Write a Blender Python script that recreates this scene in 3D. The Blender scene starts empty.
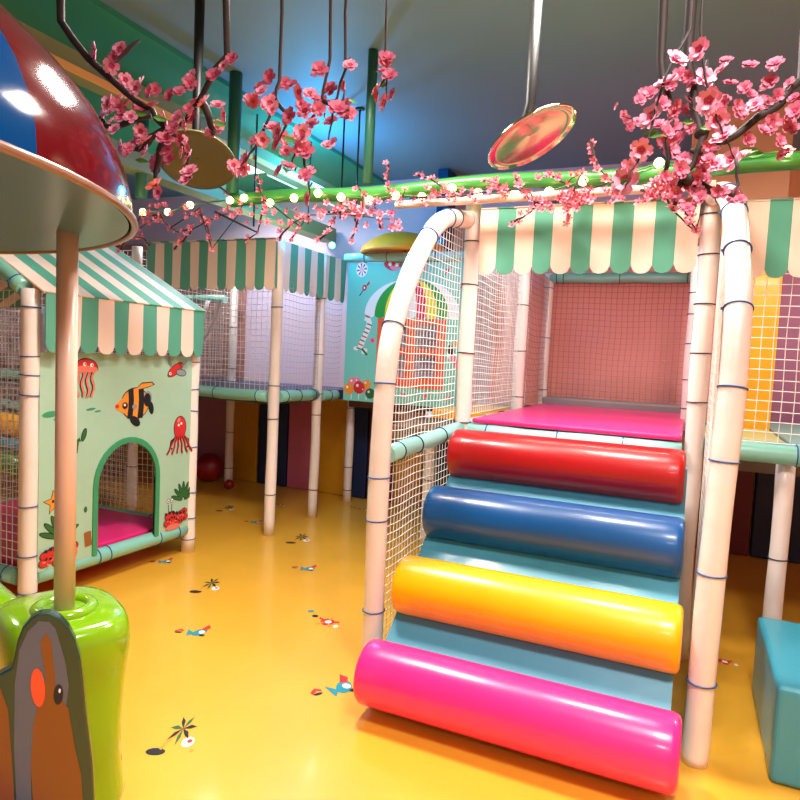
import bpy, math, random
from mathutils import Vector, Matrix
random.seed(7)
C = bpy.context.scene.collection
PI = math.pi

# ------------------------------------------------------------------ materials
def srgb(r, g, b):
    f = lambda c: (c/255/12.92) if c/255 <= .04045 else ((c/255+.055)/1.055)**2.4
    return (f(r), f(g), f(b), 1)
MATS = {}
def mat(name, col, rough=.45, coat=0, metal=0, bump=0, bscale=30, var=0, vscale=6, emit=None, estr=0, sss=0, spec=.5):
    m = bpy.data.materials.new(name); m.use_nodes = True
    nt = m.node_tree; b = nt.nodes['Principled BSDF']
    c = srgb(*col)
    b.inputs['Base Color'].default_value = c
    b.inputs['Roughness'].default_value = rough
    b.inputs['Metallic'].default_value = metal
    b.inputs['Coat Weight'].default_value = coat
    b.inputs['Coat Roughness'].default_value = .12
    b.inputs['Specular IOR Level'].default_value = spec
    if emit:
        b.inputs['Emission Color'].default_value = srgb(*emit); b.inputs['Emission Strength'].default_value = estr
    if var or bump:
        tc = nt.nodes.new('ShaderNodeTexCoord')
    if var:
        n = nt.nodes.new('ShaderNodeTexNoise'); n.inputs['Scale'].default_value = vscale; n.inputs['Detail'].default_value = 4
        nt.links.new(tc.outputs['Object'], n.inputs['Vector'])
        r = nt.nodes.new('ShaderNodeMapRange'); r.inputs[1].default_value = .3; r.inputs[2].default_value = .7
        r.inputs[3].default_value = 1-var; r.inputs[4].default_value = 1+var
        nt.links.new(n.outputs['Fac'], r.inputs[0])
        x = nt.nodes.new('ShaderNodeVectorMath'); x.operation = 'SCALE'; x.inputs[0].default_value = c[:3]
        nt.links.new(r.outputs[0], x.inputs['Scale']); nt.links.new(x.outputs[0], b.inputs['Base Color'])
    if bump:
        n2 = nt.nodes.new('ShaderNodeTexNoise'); n2.inputs['Scale'].default_value = bscale; n2.inputs['Detail'].default_value = 3
        nt.links.new(tc.outputs['Object'], n2.inputs['Vector'])
        bp = nt.nodes.new('ShaderNodeBump'); bp.inputs['Strength'].default_value = bump; bp.inputs['Distance'].default_value = .02
        nt.links.new(n2.outputs['Fac'], bp.inputs['Height']); nt.links.new(bp.outputs[0], b.inputs['Normal'])
    MATS[name] = m
    return m
mat('post', (240,228,222), .32, .3, bump=.25, bscale=9, var=.03)
mat('tie_blue', (28,84,150), .4)
mat('tie_dark', (38,46,66), .5)
mat('teal', (132,196,178), .35, .3, bump=.2, bscale=10, var=.04)
mat('teal_pale', (150,214,208), .35, .3, bump=.2, bscale=10)
mat('net', (248,244,240), .6)
mat('net_shade', (196,120,118), .8)  # white net darkened to rose: its shadowed look is put into the colour
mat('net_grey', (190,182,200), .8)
mat('red', (176,8,14), .33, .25, bump=.10, bscale=5, var=.05)
mat('blue', (0,78,142), .33, .25, bump=.10, bscale=5, var=.05)
mat('yellow', (255,180,0), .33, .25, bump=.10, bscale=5, var=.04)
mat('pink', (255,42,134), .3, .4, bump=.10, bscale=5, var=.03)
mat('ramp', (74,156,182), .4, .2, bump=.15, bscale=6, var=.04)
mat('pink_mat', (244,42,128), .4, .2, bump=.1, bscale=6, var=.03)
mat('navy_mat', (34,70,120), .45, .1)
mat('grey_mat', (140,132,134), .45, .1)
mat('khaki_mat', (176,172,110), .45, .1)
mat('mint_mat', (120,160,150), .45, .1)
mat('floor', (232,170,52), .32, .25, var=.035, vscale=4, bump=.06, bscale=14)
mat('wall', (208,188,208), .8, var=.03, vscale=2)
mat('wall_warm_lit', (236,176,136), .8, var=.03, vscale=2)  # wall colour with the warm lamp light painted in
mat('wall_rose', (236,160,150), .7, var=.04, vscale=2)
mat('wall_mottled', (176,124,116), .7, var=.45, vscale=9)
mat('ceiling', (104,136,150), .6, var=.05, vscale=1)
mat('ceil_green_light', (40,140,105), .6)
mat('beam_olive', (128,136,88), .55)
mat('beam_edge', (236,176,96), .5)
mat('beam_green', (58,132,58), .4, .3)
mat('pipe_green', (34,98,78), .45)
mat('cream', (238,212,194), .6, bump=.05, bscale=20)
mat('white', (240,240,238), .5)
mat('stripe_green', (84,160,134), .6, bump=.05, bscale=20)
mat('panel_mint', (166,204,180), .42, .1, bump=.12, bscale=7, var=.03)
mat('panel_aqua', (120,208,190), .42, .1, bump=.1, bscale=7)
mat('arch_green', (60,150,105), .45)
mat('print_black', (26,28,34), .5)
mat('print_red', (206,44,48), .5)
mat('print_orange', (240,150,50), .5)
mat('print_orangered', (240,96,50), .5)
mat('print_green', (40,104,52), .5)
mat('print_lime', (40,160,60), .5)
mat('print_teal', (30,140,160), .5)
mat('print_white', (244,240,236), .5)
mat('print_pink', (236,130,150), .5)
mat('print_crimson', (228,34,88), .5)
mat('print_yellow', (250,220,40), .5)
mat('print_grey', (140,150,156), .5)
mat('print_salmon', (232,122,104), .5)
mat('print_brown', (150,92,46), .5)
mat('pad_pink', (196,100,130), .5, var=.04)
mat('pad_yellow', (208,148,20), .5, var=.04)
mat('pad_navy', (14,40,84), .5)
mat('pad_maroon', (110,36,50), .5)
mat('pad_mauve', (172,110,138), .5)
mat('mush_red', (88,4,10), .12, 0, spec=.4)
mat('mush_blue', (0,58,112), .12, 0, spec=.4)
mat('mush_green', (50,140,70), .16, .8)
mat('mush_yellow', (230,180,30), .16, .8)
mat('mush_under', (74,124,160), .3, .1, bump=.1, bscale=3)
mat('mush_trim', (140,104,84), .3, .5)
mat('mush_pole', (226,190,172), .4, .2)
mat('lime', (122,172,10), .14, .9, bump=.05, bscale=4)
mat('bird_dark', (16,58,46), .25, .6)
mat('bird_slate', (78,88,108), .3, .6)
mat('bird_orange', (124,66,26), .3, .6)
mat('bird_red', (226,74,48), .3, .6)
mat('petal', (238,158,182), .6)
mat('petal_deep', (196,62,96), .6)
mat('petal_shade', (200,104,128), .6)  # pink petal with shade painted into its colour
mat('petal_small', (214,110,124), .6)
mat('leaf', (76,134,44), .5)
mat('bark', (42,28,26), .7)
mat('cord', (70,110,50), .5)
mat('bulb', (255,236,180), .4, emit=(255,226,140), estr=14)
mat('cyan_led', (160,240,250), .4, emit=(90,230,250), estr=10)
mat('lamp_face', (255,250,240), .4, emit=(255,240,225), estr=3)
mat('mirror', (215,190,160), .12, metal=1, bump=.15, bscale=4)
mat('disc_olive', (92,92,64), .4)
mat('black', (18,18,18), .5)
mat('rod', (20,44,40), .5)
mat('parasol', (244,152,20), .5, bump=.3, bscale=12)
mat('ball_red', (150,16,32), .35, .3)
mat('foam_teal', (58,150,172), .4, .2, bump=.08)
mat('foam_green', (70,140,50), .4, .2)
mat('light_strip', (240,244,250), .5, emit=(225,235,250), estr=.9)
mat('deck', (96,70,50), .8)

# ------------------------------------------------------------------ mesh builder
class MB:
    def __init__(s): s.v=[]; s.f=[]; s.m=[]; s.sm=[]
    def vert(s,p): s.v.append((p[0],p[1],p[2])); return len(s.v)-1
    def face(s,idx,mi=0,smooth=False): s.f.append(tuple(idx)); s.m.append(mi); s.sm.append(smooth)
    def box(s, x0,x1,y0,y1,z0,z1, mi=0):
        i=len(s.v)
        for z in (z0,z1):
            for x,y in ((x0,y0),(x1,y0),(x1,y1),(x0,y1)): s.v.append((x,y,z))
        for q in ((3,2,1,0),(4,5,6,7),(0,1,5,4),(1,2,6,5),(2,3,7,6),(3,0,4,7)): s.face([i+k for k in q],mi)
    def tube(s, pts, r, seg=12, mi=0, caps=True, closed=False, smooth=True):
        pts=[Vector(p) for p in pts]; n=len(pts)
        rr = r if isinstance(r,(list,tuple)) else [r]*n
        t0=(pts[1]-pts[0]).normalized()
        ref=Vector((0,0,1)) if abs(t0.z)<.9 else Vector((0,1,0))
        a=(ref-t0*ref.dot(t0)).normalized(); start=len(s.v)
        for i,p in enumerate(pts):
            if closed: t=(pts[(i+1)%n]-pts[i-1]).normalized()
            elif i==0: t=t0
            elif i==n-1: t=(pts[i]-pts[i-1]).normalized()
            else: t=(pts[i+1]-pts[i-1]).normalized()
            a=(a-t*a.dot(t)).normalized(); b=t.cross(a)
            for k in range(seg):
                an=2*PI*k/seg; s.v.append(tuple(p+(a*math.cos(an)+b*math.sin(an))*rr[i]))
        rng = n if closed else n-1
        for i in range(rng):
            j=(i+1)%n
            for k in range(seg):
                k2=(k+1)%seg
                s.face([start+i*seg+k,start+i*seg+k2,start+j*seg+k2,start+j*seg+k],mi,smooth)
        if caps and not closed:
            s.face([start+k for k in range(seg)][::-1],mi); s.face([start+(n-1)*seg+k for k in range(seg)],mi)
    def lathe(s, c, prof, seg=48, mi=0, smooth=True, mfun=None):
        st=len(s.v); c=Vector(c)
        for r,z in prof:
            for k in range(seg):
                a=2*PI*k/seg; s.v.append((c.x+r*math.cos(a),c.y+r*math.sin(a),c.z+z))
        for i in range(len(prof)-1):
            for k in range(seg):
                k2=(k+1)%seg
                s.face([st+i*seg+k,st+i*seg+k2,st+(i+1)*seg+k2,st+(i+1)*seg+k], mfun(k,seg) if mfun else mi, smooth)
    def sphere(s,c,r,seg=12,rings=8,mi=0,sc=(1,1,1)):
        st=len(s.v)
        for i in range(rings+1):
            ph=PI*i/rings
            for k in range(seg):
                a=2*PI*k/seg
                s.v.append((c[0]+r*sc[0]*math.sin(ph)*math.cos(a),c[1]+r*sc[1]*math.sin(ph)*math.sin(a),c[2]-r*sc[2]*math.cos(ph)))
        for i in range(rings):
            for k in range(seg):
                k2=(k+1)%seg; s.face([st+i*seg+k,st+i*seg+k2,st+(i+1)*seg+k2,st+(i+1)*seg+k],mi,True)
    def prism(s, poly, fr, t, mi=0):
        # poly of (a,b) in frame fr=(origin,A,B,N); thickness t along N
        o,A,B,N=fr; n=len(poly); st=len(s.v)
        for d in (0,t):
            for a,b in poly: s.v.append(tuple(o+A*a+B*b+N*d))
        s.face([st+n+k for k in range(n)],mi); s.face([st+k for k in range(n)][::-1],mi)
        for k in range(n):
            k2=(k+1)%n; s.face([st+k,st+k2,st+n+k2,st+n+k],mi)
    def flat(s, poly, fr, d, mi=0):
        o,A,B,N=fr; st=len(s.v)
        for a,b in poly: s.v.append(tuple(o+A*a+B*b+N*d))
        s.face([st+k for k in range(len(poly))],mi)
    def build(s, name, mats, parent=None, bevel=0):
        me=bpy.data.meshes.new(name); me.from_pydata(s.v,[],s.f)
        for m in (mats if isinstance(mats,(list,tuple)) else [mats]): me.materials.append(MATS[m])
        me.polygons.foreach_set('material_index',s.m); me.polygons.foreach_set('use_smooth',s.sm); me.update()
        o=bpy.data.objects.new(name,me); C.objects.link(o)
        if parent:
            o.parent=parent; o.matrix_parent_inverse=Matrix.Translation(-parent.location)
        if bevel:
            b=o.modifiers.new('bevel','BEVEL'); b.width=bevel; b.segments=3; b.limit_method='ANGLE'
        return o
def tag(o,label,cat,group=None):
    o['label']=label; o['category']=cat
    if group: o['group']=group
    return o
def struct(o): o['kind']='structure'; return o
def empty(name,loc,label,cat,group=None):
    o=bpy.data.objects.new(name,None); C.objects.link(o); o.location=loc; o.empty_display_size=.1
    return tag(o,label,cat,group)
def V(*a): return Vector(a)
def ell(cx,cy,rx,ry,n=20,rot=0,a0=0,a1=2*PI):
    out=[]
    full=abs(a1-a0)>=2*PI-.001
    for k in range(n if full else n+1):
        t=a0+(a1-a0)*k/n; x=rx*math.cos(t); y=ry*math.sin(t)
        out.append((cx+x*math.cos(rot)-y*math.sin(rot), cy+x*math.sin(rot)+y*math.cos(rot)))
    return out
def stroke(pts,w):
    L=[];R=[]
    for i,p in enumerate(pts):
        a=pts[max(0,i-1)]; b=pts[min(len(pts)-1,i+1)]
        dx,dy=b[0]-a[0],b[1]-a[1]; l=math.hypot(dx,dy) or 1; ww=w if not isinstance(w,(list,tuple)) else w[i]
        L.append((p[0]-dy/l*ww/2,p[1]+dx/l*ww/2)); R.append((p[0]+dy/l*ww/2,p[1]-dx/l*ww/2))
    return L+R[::-1]

# ------------------------------------------------------------------ kit parts
def tie(parent, c, axis, r, m='tie_blue', tilt=0):
    b=MB(); ax=Vector(axis).normalized()
    if tilt: ax=(ax+Vector((tilt,tilt*.5,tilt*.3))).normalized()
    ref=Vector((0,0,1)) if abs(ax.z)<.9 else Vector((0,1,0))
    u=ax.cross(ref).normalized(); w=ax.cross(u)
    c=Vector(c)
    b.tube([c+(u*math.cos(t)+w*math.sin(t))*(r+.0015) for t in [2*PI*k/24 for k in range(24)]],.0034,6,closed=True)
    k=c-w*(r+.004) if abs(ax.z)>.9 else c-u*(r+.004)
    b.box(k.x-.006,k.x+.006,k.y-.006,k.y+.006,k.z-.005,k.z+.005)
    return b.build('cable_tie',m,parent)
POSTS='foam padded support posts'
def post(x,y,z0,z1,r,label,ties,m='post',tm='tie_dark',lean=(0,0)):
    b=MB(); n=max(6,int((z1-z0)/.12)); pts=[];rr=[]
    for i in range(n+1):
        t=i/n; z=z0+(z1-z0)*t
        pts.append((x+lean[0]*t+.002*math.sin(z*7+x*5), y+lean[1]*t+.002*math.cos(z*6+y*3), z)); rr.append(r*(1+.03*math.sin(z*9+x*11)))
    b.tube(pts,rr,20)
    o=b.build('foam_post',m); tag(o,label,'post',POSTS)
    for z in ties:
        t=(z-z0)/(z1-z0); tie(o,(x+lean[0]*t,y+lean[1]*t,z),(0,0,1),r*1.02,tm,random.uniform(-.06,.06))
    return o
def htube(p,q,r,label,ties,m='teal',tm='tie_dark',name='foam_rail'):
    b=MB(); p=Vector(p);q=Vector(q); n=max(4,int((q-p).length/.15))
    b.tube([p.lerp(q,i/n)+Vector((0,0,.003*math.sin(i*1.7))) for i in range(n+1)],[r*(1+.03*math.sin(i*2.3)) for i in range(n+1)],18)
    o=b.build(name,m); tag(o,label,'rail')
    for t in ties: tie(o,p.lerp(q,t),q-p,r*1.03,tm,random.uniform(-.08,.08))
    return o
def net(name,o,A,B,w,h,cell,label,m='net',r=.0022,inside=None,bulge=.02,parent=None,seed=0):
    o=Vector(o);A=Vector(A).normalized();B=Vector(B).normalized();N=A.cross(B)
    nu=int(round(w/cell));nv=int(round(h/cell)); cu=w/nu;cv=h/nv; b=MB()
    def P(i,j):
        s,t=i/nu,j/nv
        edge=math.sin(PI*s)*math.sin(PI*t)
        return o+A*(i*cu)+B*(j*cv)+N*(bulge*edge*(1+.3*math.sin(i*.5+seed)))+A*(.006*edge*math.sin(j*.45+i*.2+seed))+B*(.006*edge*math.sin(i*.4+seed)-.012*edge)
    ok=(lambda i,j: True) if inside is None else (lambda i,j: inside(i*cu,j*cv))
    def run(seq):
        cur=[]
        for ij in seq:
            if ok(*ij): cur.append(P(*ij))
            else:
                if len(cur)>1: b.tube(cur,r,3,caps=False)
                cur=[]
        if len(cur)>1: b.tube(cur,r,3,caps=False)
    for i in range(nu+1): run([(i,j) for j in range(nv+1)])
    for j in range(nv+1): run([(i,j) for i in range(nu+1)])
    ob=b.build(name,m,parent)
    if not parent: tag(ob,label,'net')
    return ob
def valance(b, P0, D, L, ztop, drop, sw, first=0, sag=.0, N=Vector((0,0,0)), wave=.006):
    # scalloped striped cloth hanging from a straight edge; D unit direction
    n=int(round(L/sw)); sw=L/n; P0=Vector(P0); D=Vector(D)
    NN=D.cross(Vector((0,0,1)))
    for i in range(n):
        mi=(i+first)%2; K=8; top=[];bot=[]
        for k in range(K+1):
            s=k/K; x=i*sw+s*sw
            e=math.sqrt(max(0,1-(2*s-1)**2)); zb=ztop-drop+sw*.42*(1-e)
            off=NN*(wave*math.sin(x/sw*2.1))
            top.append(P0+D*x+Vector((0,0,ztop))+N); bot.append(P0+D*x+Vector((0,0,zb))+off*1.5+N)
        for k in range(K):
            i0=len(b.v)
            for p in (top[k],top[k+1],bot[k+1],bot[k]): b.v.append(tuple(p))
            for p in (top[k],top[k+1],bot[k+1],bot[k]): b.v.append(tuple(p+NN*-.004))
            for q in ((0,1,2,3),(7,6,5,4),(0,4,5,1),(2,6,7,3)): b.face([i0+z for z in q],mi)
def slab(name,x0,x1,y0,y1,z0,z1,m,label,cat,bev=.015):
    b=MB(); b.box(x0,x1,y0,y1,z0,z1); return tag(b.build(name,m,bevel=bev),label,cat)

# ================================================================== THE ROOM
ZC=3.32; XL=-7.2; XR=2.6; YB=6.12
FL=['floor','print_black','print_orange','print_teal','print_white','print_red','print_green']
b=MB(); b.face([b.vert(p) for p in ((XL,-3,0),(XR,-3,0),(XR,YB,0),(XL,YB,0))])
ff=lambda x,y,a:(V(x,y,0),V(math.cos(a),math.sin(a),0)*.52,V(-math.sin(a),math.cos(a),0)*1.05,V(0,0,1))
def d_palm(x,y,a,s=1):
    f=ff(x,y,a)
    b.flat(stroke([(-.10*s,-.10*s),(-.07*s,-.03*s),(-.02*s,.03*s)],.025*s),f,.0012,2)
    b.flat(ell(-.12*s,-.115*s,.07*s,.022*s,12),f,.0009,1)
    for k in range(7):
        t=.3+k*.9; L=.10*s
        b.flat([(-.02*s,.03*s),(-.02*s+L*.55*math.cos(t-.25),.03*s+L*.55*math.sin(t-.25)),(-.02*s+L*math.cos(t),.03*s+L*math.sin(t)-.01),(-.02*s+L*.55*math.cos(t+.25),.03*s+L*.55*math.sin(t+.25))],f,.0016+.0001*k,6 if k%2 else 1)
    b.flat(ell(.07*s,-.05*s,.045*s,.032*s,12),f,.0012,4); b.flat(ell(.08*s,-.045*s,.02*s,.012*s,8),f,.0018,5)
    b.flat(ell(.13*s,-.10*s,.018*s,.012*s,8),f,.0012,2)
def d_fish(x,y,a,s=1):
    f=ff(x,y,a)
    b.flat(ell(0,0,.07*s,.034*s,16,.3),f,.0012,3); b.flat(ell(.02*s,.0,.03*s,.018*s,10),f,.0018,4)
    b.flat([(-.05*s,-.01*s),(-.12*s,.035*s),(-.11*s,-.045*s)],f,.0014,3)
    b.flat([(.0,.03*s),(.06*s,.085*s),(.09*s,.05*s),(.05*s,.02*s)],f,.0016,5)
    b.flat(ell(.035*s,-.035*s,.03*s,.01*s,8),f,.002,1)
    b.flat(stroke([(-.24*s,.01*s),(-.19*s,.03*s),(-.16*s,.015*s)],.018*s),f,.0012,5); b.flat(ell(-.2*s,.0,.035*s,.008*s,8),f,.0014,1)
def d_crab(x,y,a,s=1):
    f=ff(x,y,a)
    b.flat(ell(0,0,.07*s,.04*s,14),f,.0012,5); b.flat(ell(.01*s,.0,.035*s,.018*s,10),f,.0018,4)
    for k in range(5):
        t=-1+k*1.2; b.flat(stroke([(.04*s*math.cos(t),.02*s*math.sin(t)),(.12*s*math.cos(t),.07*s*math.sin(t))],.018*s),f,.0014+.0001*k,5 if k%2 else 2)
    b.flat(ell(.11*s,-.04*s,.025*s,.018*s,10),f,.0022,4)
    b.flat(ell(-.16*s,.05*s,.035*s,.015*s,10),f,.0012,1); b.flat(ell(-.24*s,.10*s,.035*s,.014*s,10),f,.0012,3)
ca=math.radians(24)
d_palm(-2.68,3.22,ca,1.05); d_fish(-2.27,2.64,ca+.1,1.05); d_palm(-2.78,4.43,ca,1.15); d_fish(-2.33,3.82,ca,1.0)
d_crab(-1.76,3.10,ca-.2,1.1); d_fish(-1.33,2.52,ca+.6,1.25); d_fish(-3.25,3.42,ca+.3,.9); d_fish(-3.38,4.63,ca,.9)
d_crab(-2.85,5.6,ca,.8); d_crab(.27,3.72,ca,.8); d_palm(-1.7,1.9,ca,1); d_fish(-.9,1.7,ca,1); d_palm(-3.9,4.9,ca,1); d_crab(-1.0,.9,ca,1); d_crab(-3.6,5.3,ca,.8)
struct(b.build('floor',FL))
b=MB(); b.box(XL,XR,-3,YB,ZC,ZC+.1); struct(b.build('ceiling','ceiling'))
b=MB(); b.box(XL,-.12,YB,YB+.1,0,ZC); b.box(-.12,XR,YB,YB+.1,0,ZC,1); struct(b.build('wall_back',['wall','wall_warm_lit']))  # right part of the wall carries warm light in its colour
b=MB(); b.box(XL-.1,XL,-3,YB,0,ZC); struct(b.build('wall_left','wall'))
b=MB(); b.box(XR,XR+.1,-3,YB,0,ZC); struct(b.build('wall_right','wall_warm_lit'))
b=MB(); b.box(XL,XR,-3.1,-3,0,ZC); struct(b.build('wall_front','wall'))
b=MB(); b.box(-.10,.51,5.0,6.118,2.44,3.318); o=struct(b.build('trim_1','wall_warm_lit'))
b=MB(); b.box(-5.0,-3.0,-.6,YB-.003,3.285,3.318); struct(b.build('trim_2','ceil_green_light'))  # ceiling panel whose green stands in for a soft green light

# ceiling beams running to the back wall
def beam(x,w,z0,z1,y0,y1,label,edge=None):
    b=MB(); b.box(x-w/2,x+w/2,y0,y1,z0,z1)
    if edge: b.box(x+w/2,x+w/2+.012,y0,y1,z0-.006,z0+.035,1)
    o=tag(b.build('ceiling_beam',['beam_olive','beam_edge']),label,'beam'); return o
beam(-3.62,.16,2.70,2.84,1.2,YB-.05,'long olive beam slanting low over the striped playhouse')
o=beam(-3.20,.12,2.95,3.07,1.0,5.9,'upper olive beam with an orange edge and pale light strips',True)
for dx in (.115,-.09):
    b=MB(); b.box(-3.20+dx-.018,-3.20+dx+.018,4.5,5.9,2.955,2.975); q=b.build('light_strip','light_strip',o)
# green horizontal beam the garland hangs on, and its hangers
b=MB(); b.tube([(-2.86+.2*i,3.52,2.49+.012*math.sin(i*.9)) for i in range(20)],.042,14)
tag(b.build('garland_beam','beam_green'),'long green tube under the ceiling carrying bulbs and blossom','beam')
for x,y,z0,r,l in ((-1.85,3.52,2.53,.03,'dark green hanger pipe above the middle of the blossom tube'),(-2.86,3.52,2.53,.042,'thick dark green hanger pipe beside the olive disc'),(-3.60,3.45,2.53,.04,'green hanger pipe behind the leftmost hanging blossoms')):
    b=MB(); b.tube([(x,y,z0+.005),(x,y,ZC-.002)],r,14); tag(b.build('hanger_pipe','pipe_green'),l,'pipe','ceiling hanger pipes')
for (x,y,z0,l) in ((-3.12,4.1,2.45,'thin black rod hanging left of the upper beam, behind the thick green pipe'),(-3.05,4.75,2.6,'thin black rod hanging right of the thick green pipe'),(-2.42,4.2,2.5,'left of two thin black rods against the blue ceiling'),(-2.35,4.3,2.5,'right of two thin black rods against the blue ceiling')):
    b=MB(); b.tube([(x,y,z0),(x,y,ZC-.002)],.007,8); b.box(x-.025,x+.025,y-.025,y+.025,ZC-.012,ZC-.002); tag(b.build('hanging_rod','rod'),l,'rod','thin ceiling rods')
b=MB(); b.box(-2.32,-2.22,5.85,6.1,2.42,ZC-.005); tag(b.build('blue_column','mush_blue'),'short blue column on the back wall above the yellow parasol','column')

# ceiling lamps (recessed panels with real lights)
def ceil_lamp(x,y,p,col,sz=.6,label=None):
    b=MB(); b.box(x-sz/2-.03,x+sz/2+.03,y-sz/2-.03,y+sz/2+.03,ZC-.03,ZC-.002)
    o=tag(b.build('ceiling_lamp','white'),label,'lamp','ceiling lamps')
    b=MB(); b.box(x-sz/2,x+sz/2,y-sz/2,y+sz/2,ZC-.036,ZC-.0305); b.build('lamp_face','lamp_face',o)
    L=bpy.data.lights.new('lamp_light','AREA'); L.shape='SQUARE'; L.size=sz; L.energy=p; L.color=col; L.spread=math.radians(150)
    lo=bpy.data.objects.new('lamp_light',L); C.objects.link(lo); lo.location=(x,y,ZC-.045)
WARM=(1,.90,.82); NEU=(1,.94,.9)
ceil_lamp(.6,-1.8,75,NEU,.6,'square white ceiling lamp behind the camera position')
ceil_lamp(.3,1.0,100,NEU,.5,'square white ceiling lamp above the camera side of the stairs')
ceil_lamp(-1.7,2.6,98,WARM,.45,'square white ceiling lamp over the yellow floor')
ceil_lamp(-.5,2.75,60,WARM,.45,'square white ceiling lamp over the pink platform')
ceil_lamp(-4.1,5.2,60,(.94,.96,1),.45,'square white ceiling lamp over the netted walkway')
ceil_lamp(1.75,4.9,60,WARM,.45,'square white ceiling lamp over the right platform')
ceil_lamp(-5.8,2.6,40,WARM,.45,'square white ceiling lamp at the far left of the room')
def fill_strip(x0,x1,y,z,p,label):  # added fill: unseen strips that brighten the salmon wall and yellow panel
    b=MB(); b.box(x0,x1,y-.02,y+.02,z,z+.03); o=tag(b.build('fill_strip','white'),label,'lamp')
    b=MB(); b.box(x0+.02,x1-.02,y-.014,y+.014,z-.006,z-.0005); b.build('fill_tube','lamp_face',o)
    L=bpy.data.lights.new('fill_light','AREA'); L.shape='RECTANGLE'; L.size=x1-x0; L.size_y=.04; L.energy=p; L.color=WARM
    lo=bpy.data.objects.new('fill_light',L); C.objects.link(lo); lo.location=((x0+x1)/2,y,z-.012); lo.rotation_euler=(math.radians(38),0,0)
fill_strip(-1.08,-.06,3.76,2.27,24,'added fill light strip hidden behind the awning over the pink platform')
fill_strip(.2,1.2,3.80,2.27,12,'added fill light strip hidden behind the awning at the right edge')
def point(x,y,z,p,col,r=.05):
    L=bpy.data.lights.new('glow','POINT'); L.energy=p; L.color=col; L.shadow_soft_size=r
    lo=bpy.data.objects.new('glow',L); C.objects.link(lo); lo.location=(x,y,z)
def led(x,y,z,p,col,label):
    b=MB(); b.sphere((x,y,z),.03); o=tag(b.build('coloured_spotlight','cyan_led'),label,'lamp'); point(x,y,z+.07,p,col)
led(-3.13,5.30,2.52,5,(.25,.85,1),'small cyan lamp on the corner of the candy shop panel')
led(-2.85,4.55,2.78,75,(.04,.45,1),'small blue lamp lighting the ceiling behind the blossom tube')

# ================================================================== LOWER WALL PADS
pads=[(-7.0,-5.9,'pad_yellow','yellow'),(-5.9,-4.82,'pad_mauve','mauve'),(-4.80,-4.43,'pad_yellow','yellow'),(-4.42,-4.03,'pad_navy','navy'),(-4.02,-3.63,'pad_pink','pink'),(-3.62,-3.24,'pad_yellow','yellow'),(-3.23,-3.03,'pad_navy','navy'),(-3.02,-2.72,'pad_maroon','maroon'),(-2.71,-2.4,'pad_yellow','yellow'),(-2.39,-2.1,'pad_navy','navy'),(-2.09,-1.75,'pad_pink','pink'),(-1.74,-1.4,'pad_navy','navy'),(-1.39,-.9,'pad_maroon','maroon'),(-.89,-.4,'pad_yellow','yellow'),(-.39,.1,'pad_navy','navy'),(.11,.55,'pad_maroon','maroon'),(.56,1.0,'pad_navy','navy'),(1.01,1.5,'pad_maroon','maroon')]
padl={0:'yellow wall pad at the far left behind the playhouse',1:'wide mauve wall pad behind the red ball',2:'yellow wall pad beside the mauve one, left of the first navy pad',3:'navy wall pad just left of the long cream front post',4:'pink wall pad between the two front posts under the walkway',5:'yellow wall pad right of the pink one, under the candy panel corner',6:'narrow navy wall pad right of the third walkway post',7:'maroon wall pad hidden behind the left arch pipe',8:'yellow wall pad seen through the stair netting',9:'navy wall pad seen through the stair netting',10:'pink wall pad seen low through the stair netting',11:'navy wall pad beside the top of the stair netting',12:'maroon wall pad behind the red roller',13:'yellow wall pad behind the stairs',14:'navy wall pad behind the stairs',15:'maroon wall pad right of the right arch pipe under the platform',16:'navy wall pad in the dark under the right platform',17:'maroon wall pad at the right edge under the platform'}
for i,(x0,x1,m,c) in enumerate(pads):
    b=MB(); b.box(x0+.004,x1-.004,6.02,6.118,.002,1.08); tag(b.build('wall_pad',m,bevel=.012),padl[i],'pad','coloured lower wall pads')
b=MB(); b.box(-7.15,-4.72,6.06,6.115,1.2,2.75); tag(b.build('wall_panel','wall_mottled'),'rose wall panel behind the nets left of the white post','panel')
b=MB(); b.box(-7.195,-7.14,2.6,5.95,1.2,2.75); tag(b.build('wall_panel','wall_mottled'),'mottled rose panel on the left wall behind the playhouse net','panel')
b=MB(); b.box(-1.75,.16,6.04,6.115,1.12,2.5); tag(b.build('wall_panel','wall_rose'),'salmon pink wall panel behind the pink platform','panel')
b=MB(); b.box(.17,2.4,6.04,6.115,1.12,2.5); tag(b.build('wall_panel','pad_mauve'),'mauve wall panel behind the right netting','panel')

# ================================================================== WALKWAY (left back)
post(-3.06,4.36,0,2.40,.045,'long cream post at the outer corner of the green striped awning',[.34,.96,1.23,1.86],tm='tie_dark')
post(-3.08,5.06,0,2.40,.043,'cream post one behind the awning corner post, in front of yellow pad',[.26,.95,1.14,1.50,2.0])
post(-3.14,5.83,0,1.07,.043,'short cream post at the bottom left of the candy panel',[.12,.36,.97])
post(-4.58,5.72,0,2.36,.045,'pale bluish post rising behind the net next to the mauve pad',[.2,.6,1.3,1.75,2.2])
post(-4.58,4.36,0,2.38,.045,'cream post behind the playhouse, seen through its doorway',[.4,1.25,1.9])
post(-1.83,4.75,0,1.09,.045,'cream post seen through the stair netting',[.55,.98])
htube((-4.52,4.36,1.137),(-3.11,4.36,1.137),.048,'mint foam rail along the front edge of the walkway',[.1,.35,.62,.93])
htube((-3.06,4.42,1.137),(-3.07,5.01,1.137),.048,'mint foam rail running back from the awning corner post',[.15,.5,.9])
htube((-3.08,5.12,1.12),(-3.08,5.40,1.12),.046,'short mint foam rail stub beside the candy panel',[.5])
htube((-7.0,4.36,1.14),(-4.64,4.36,1.14),.048,'mint foam rail reaching left behind the playhouse',[.2,.5,.7,.9])
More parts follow.
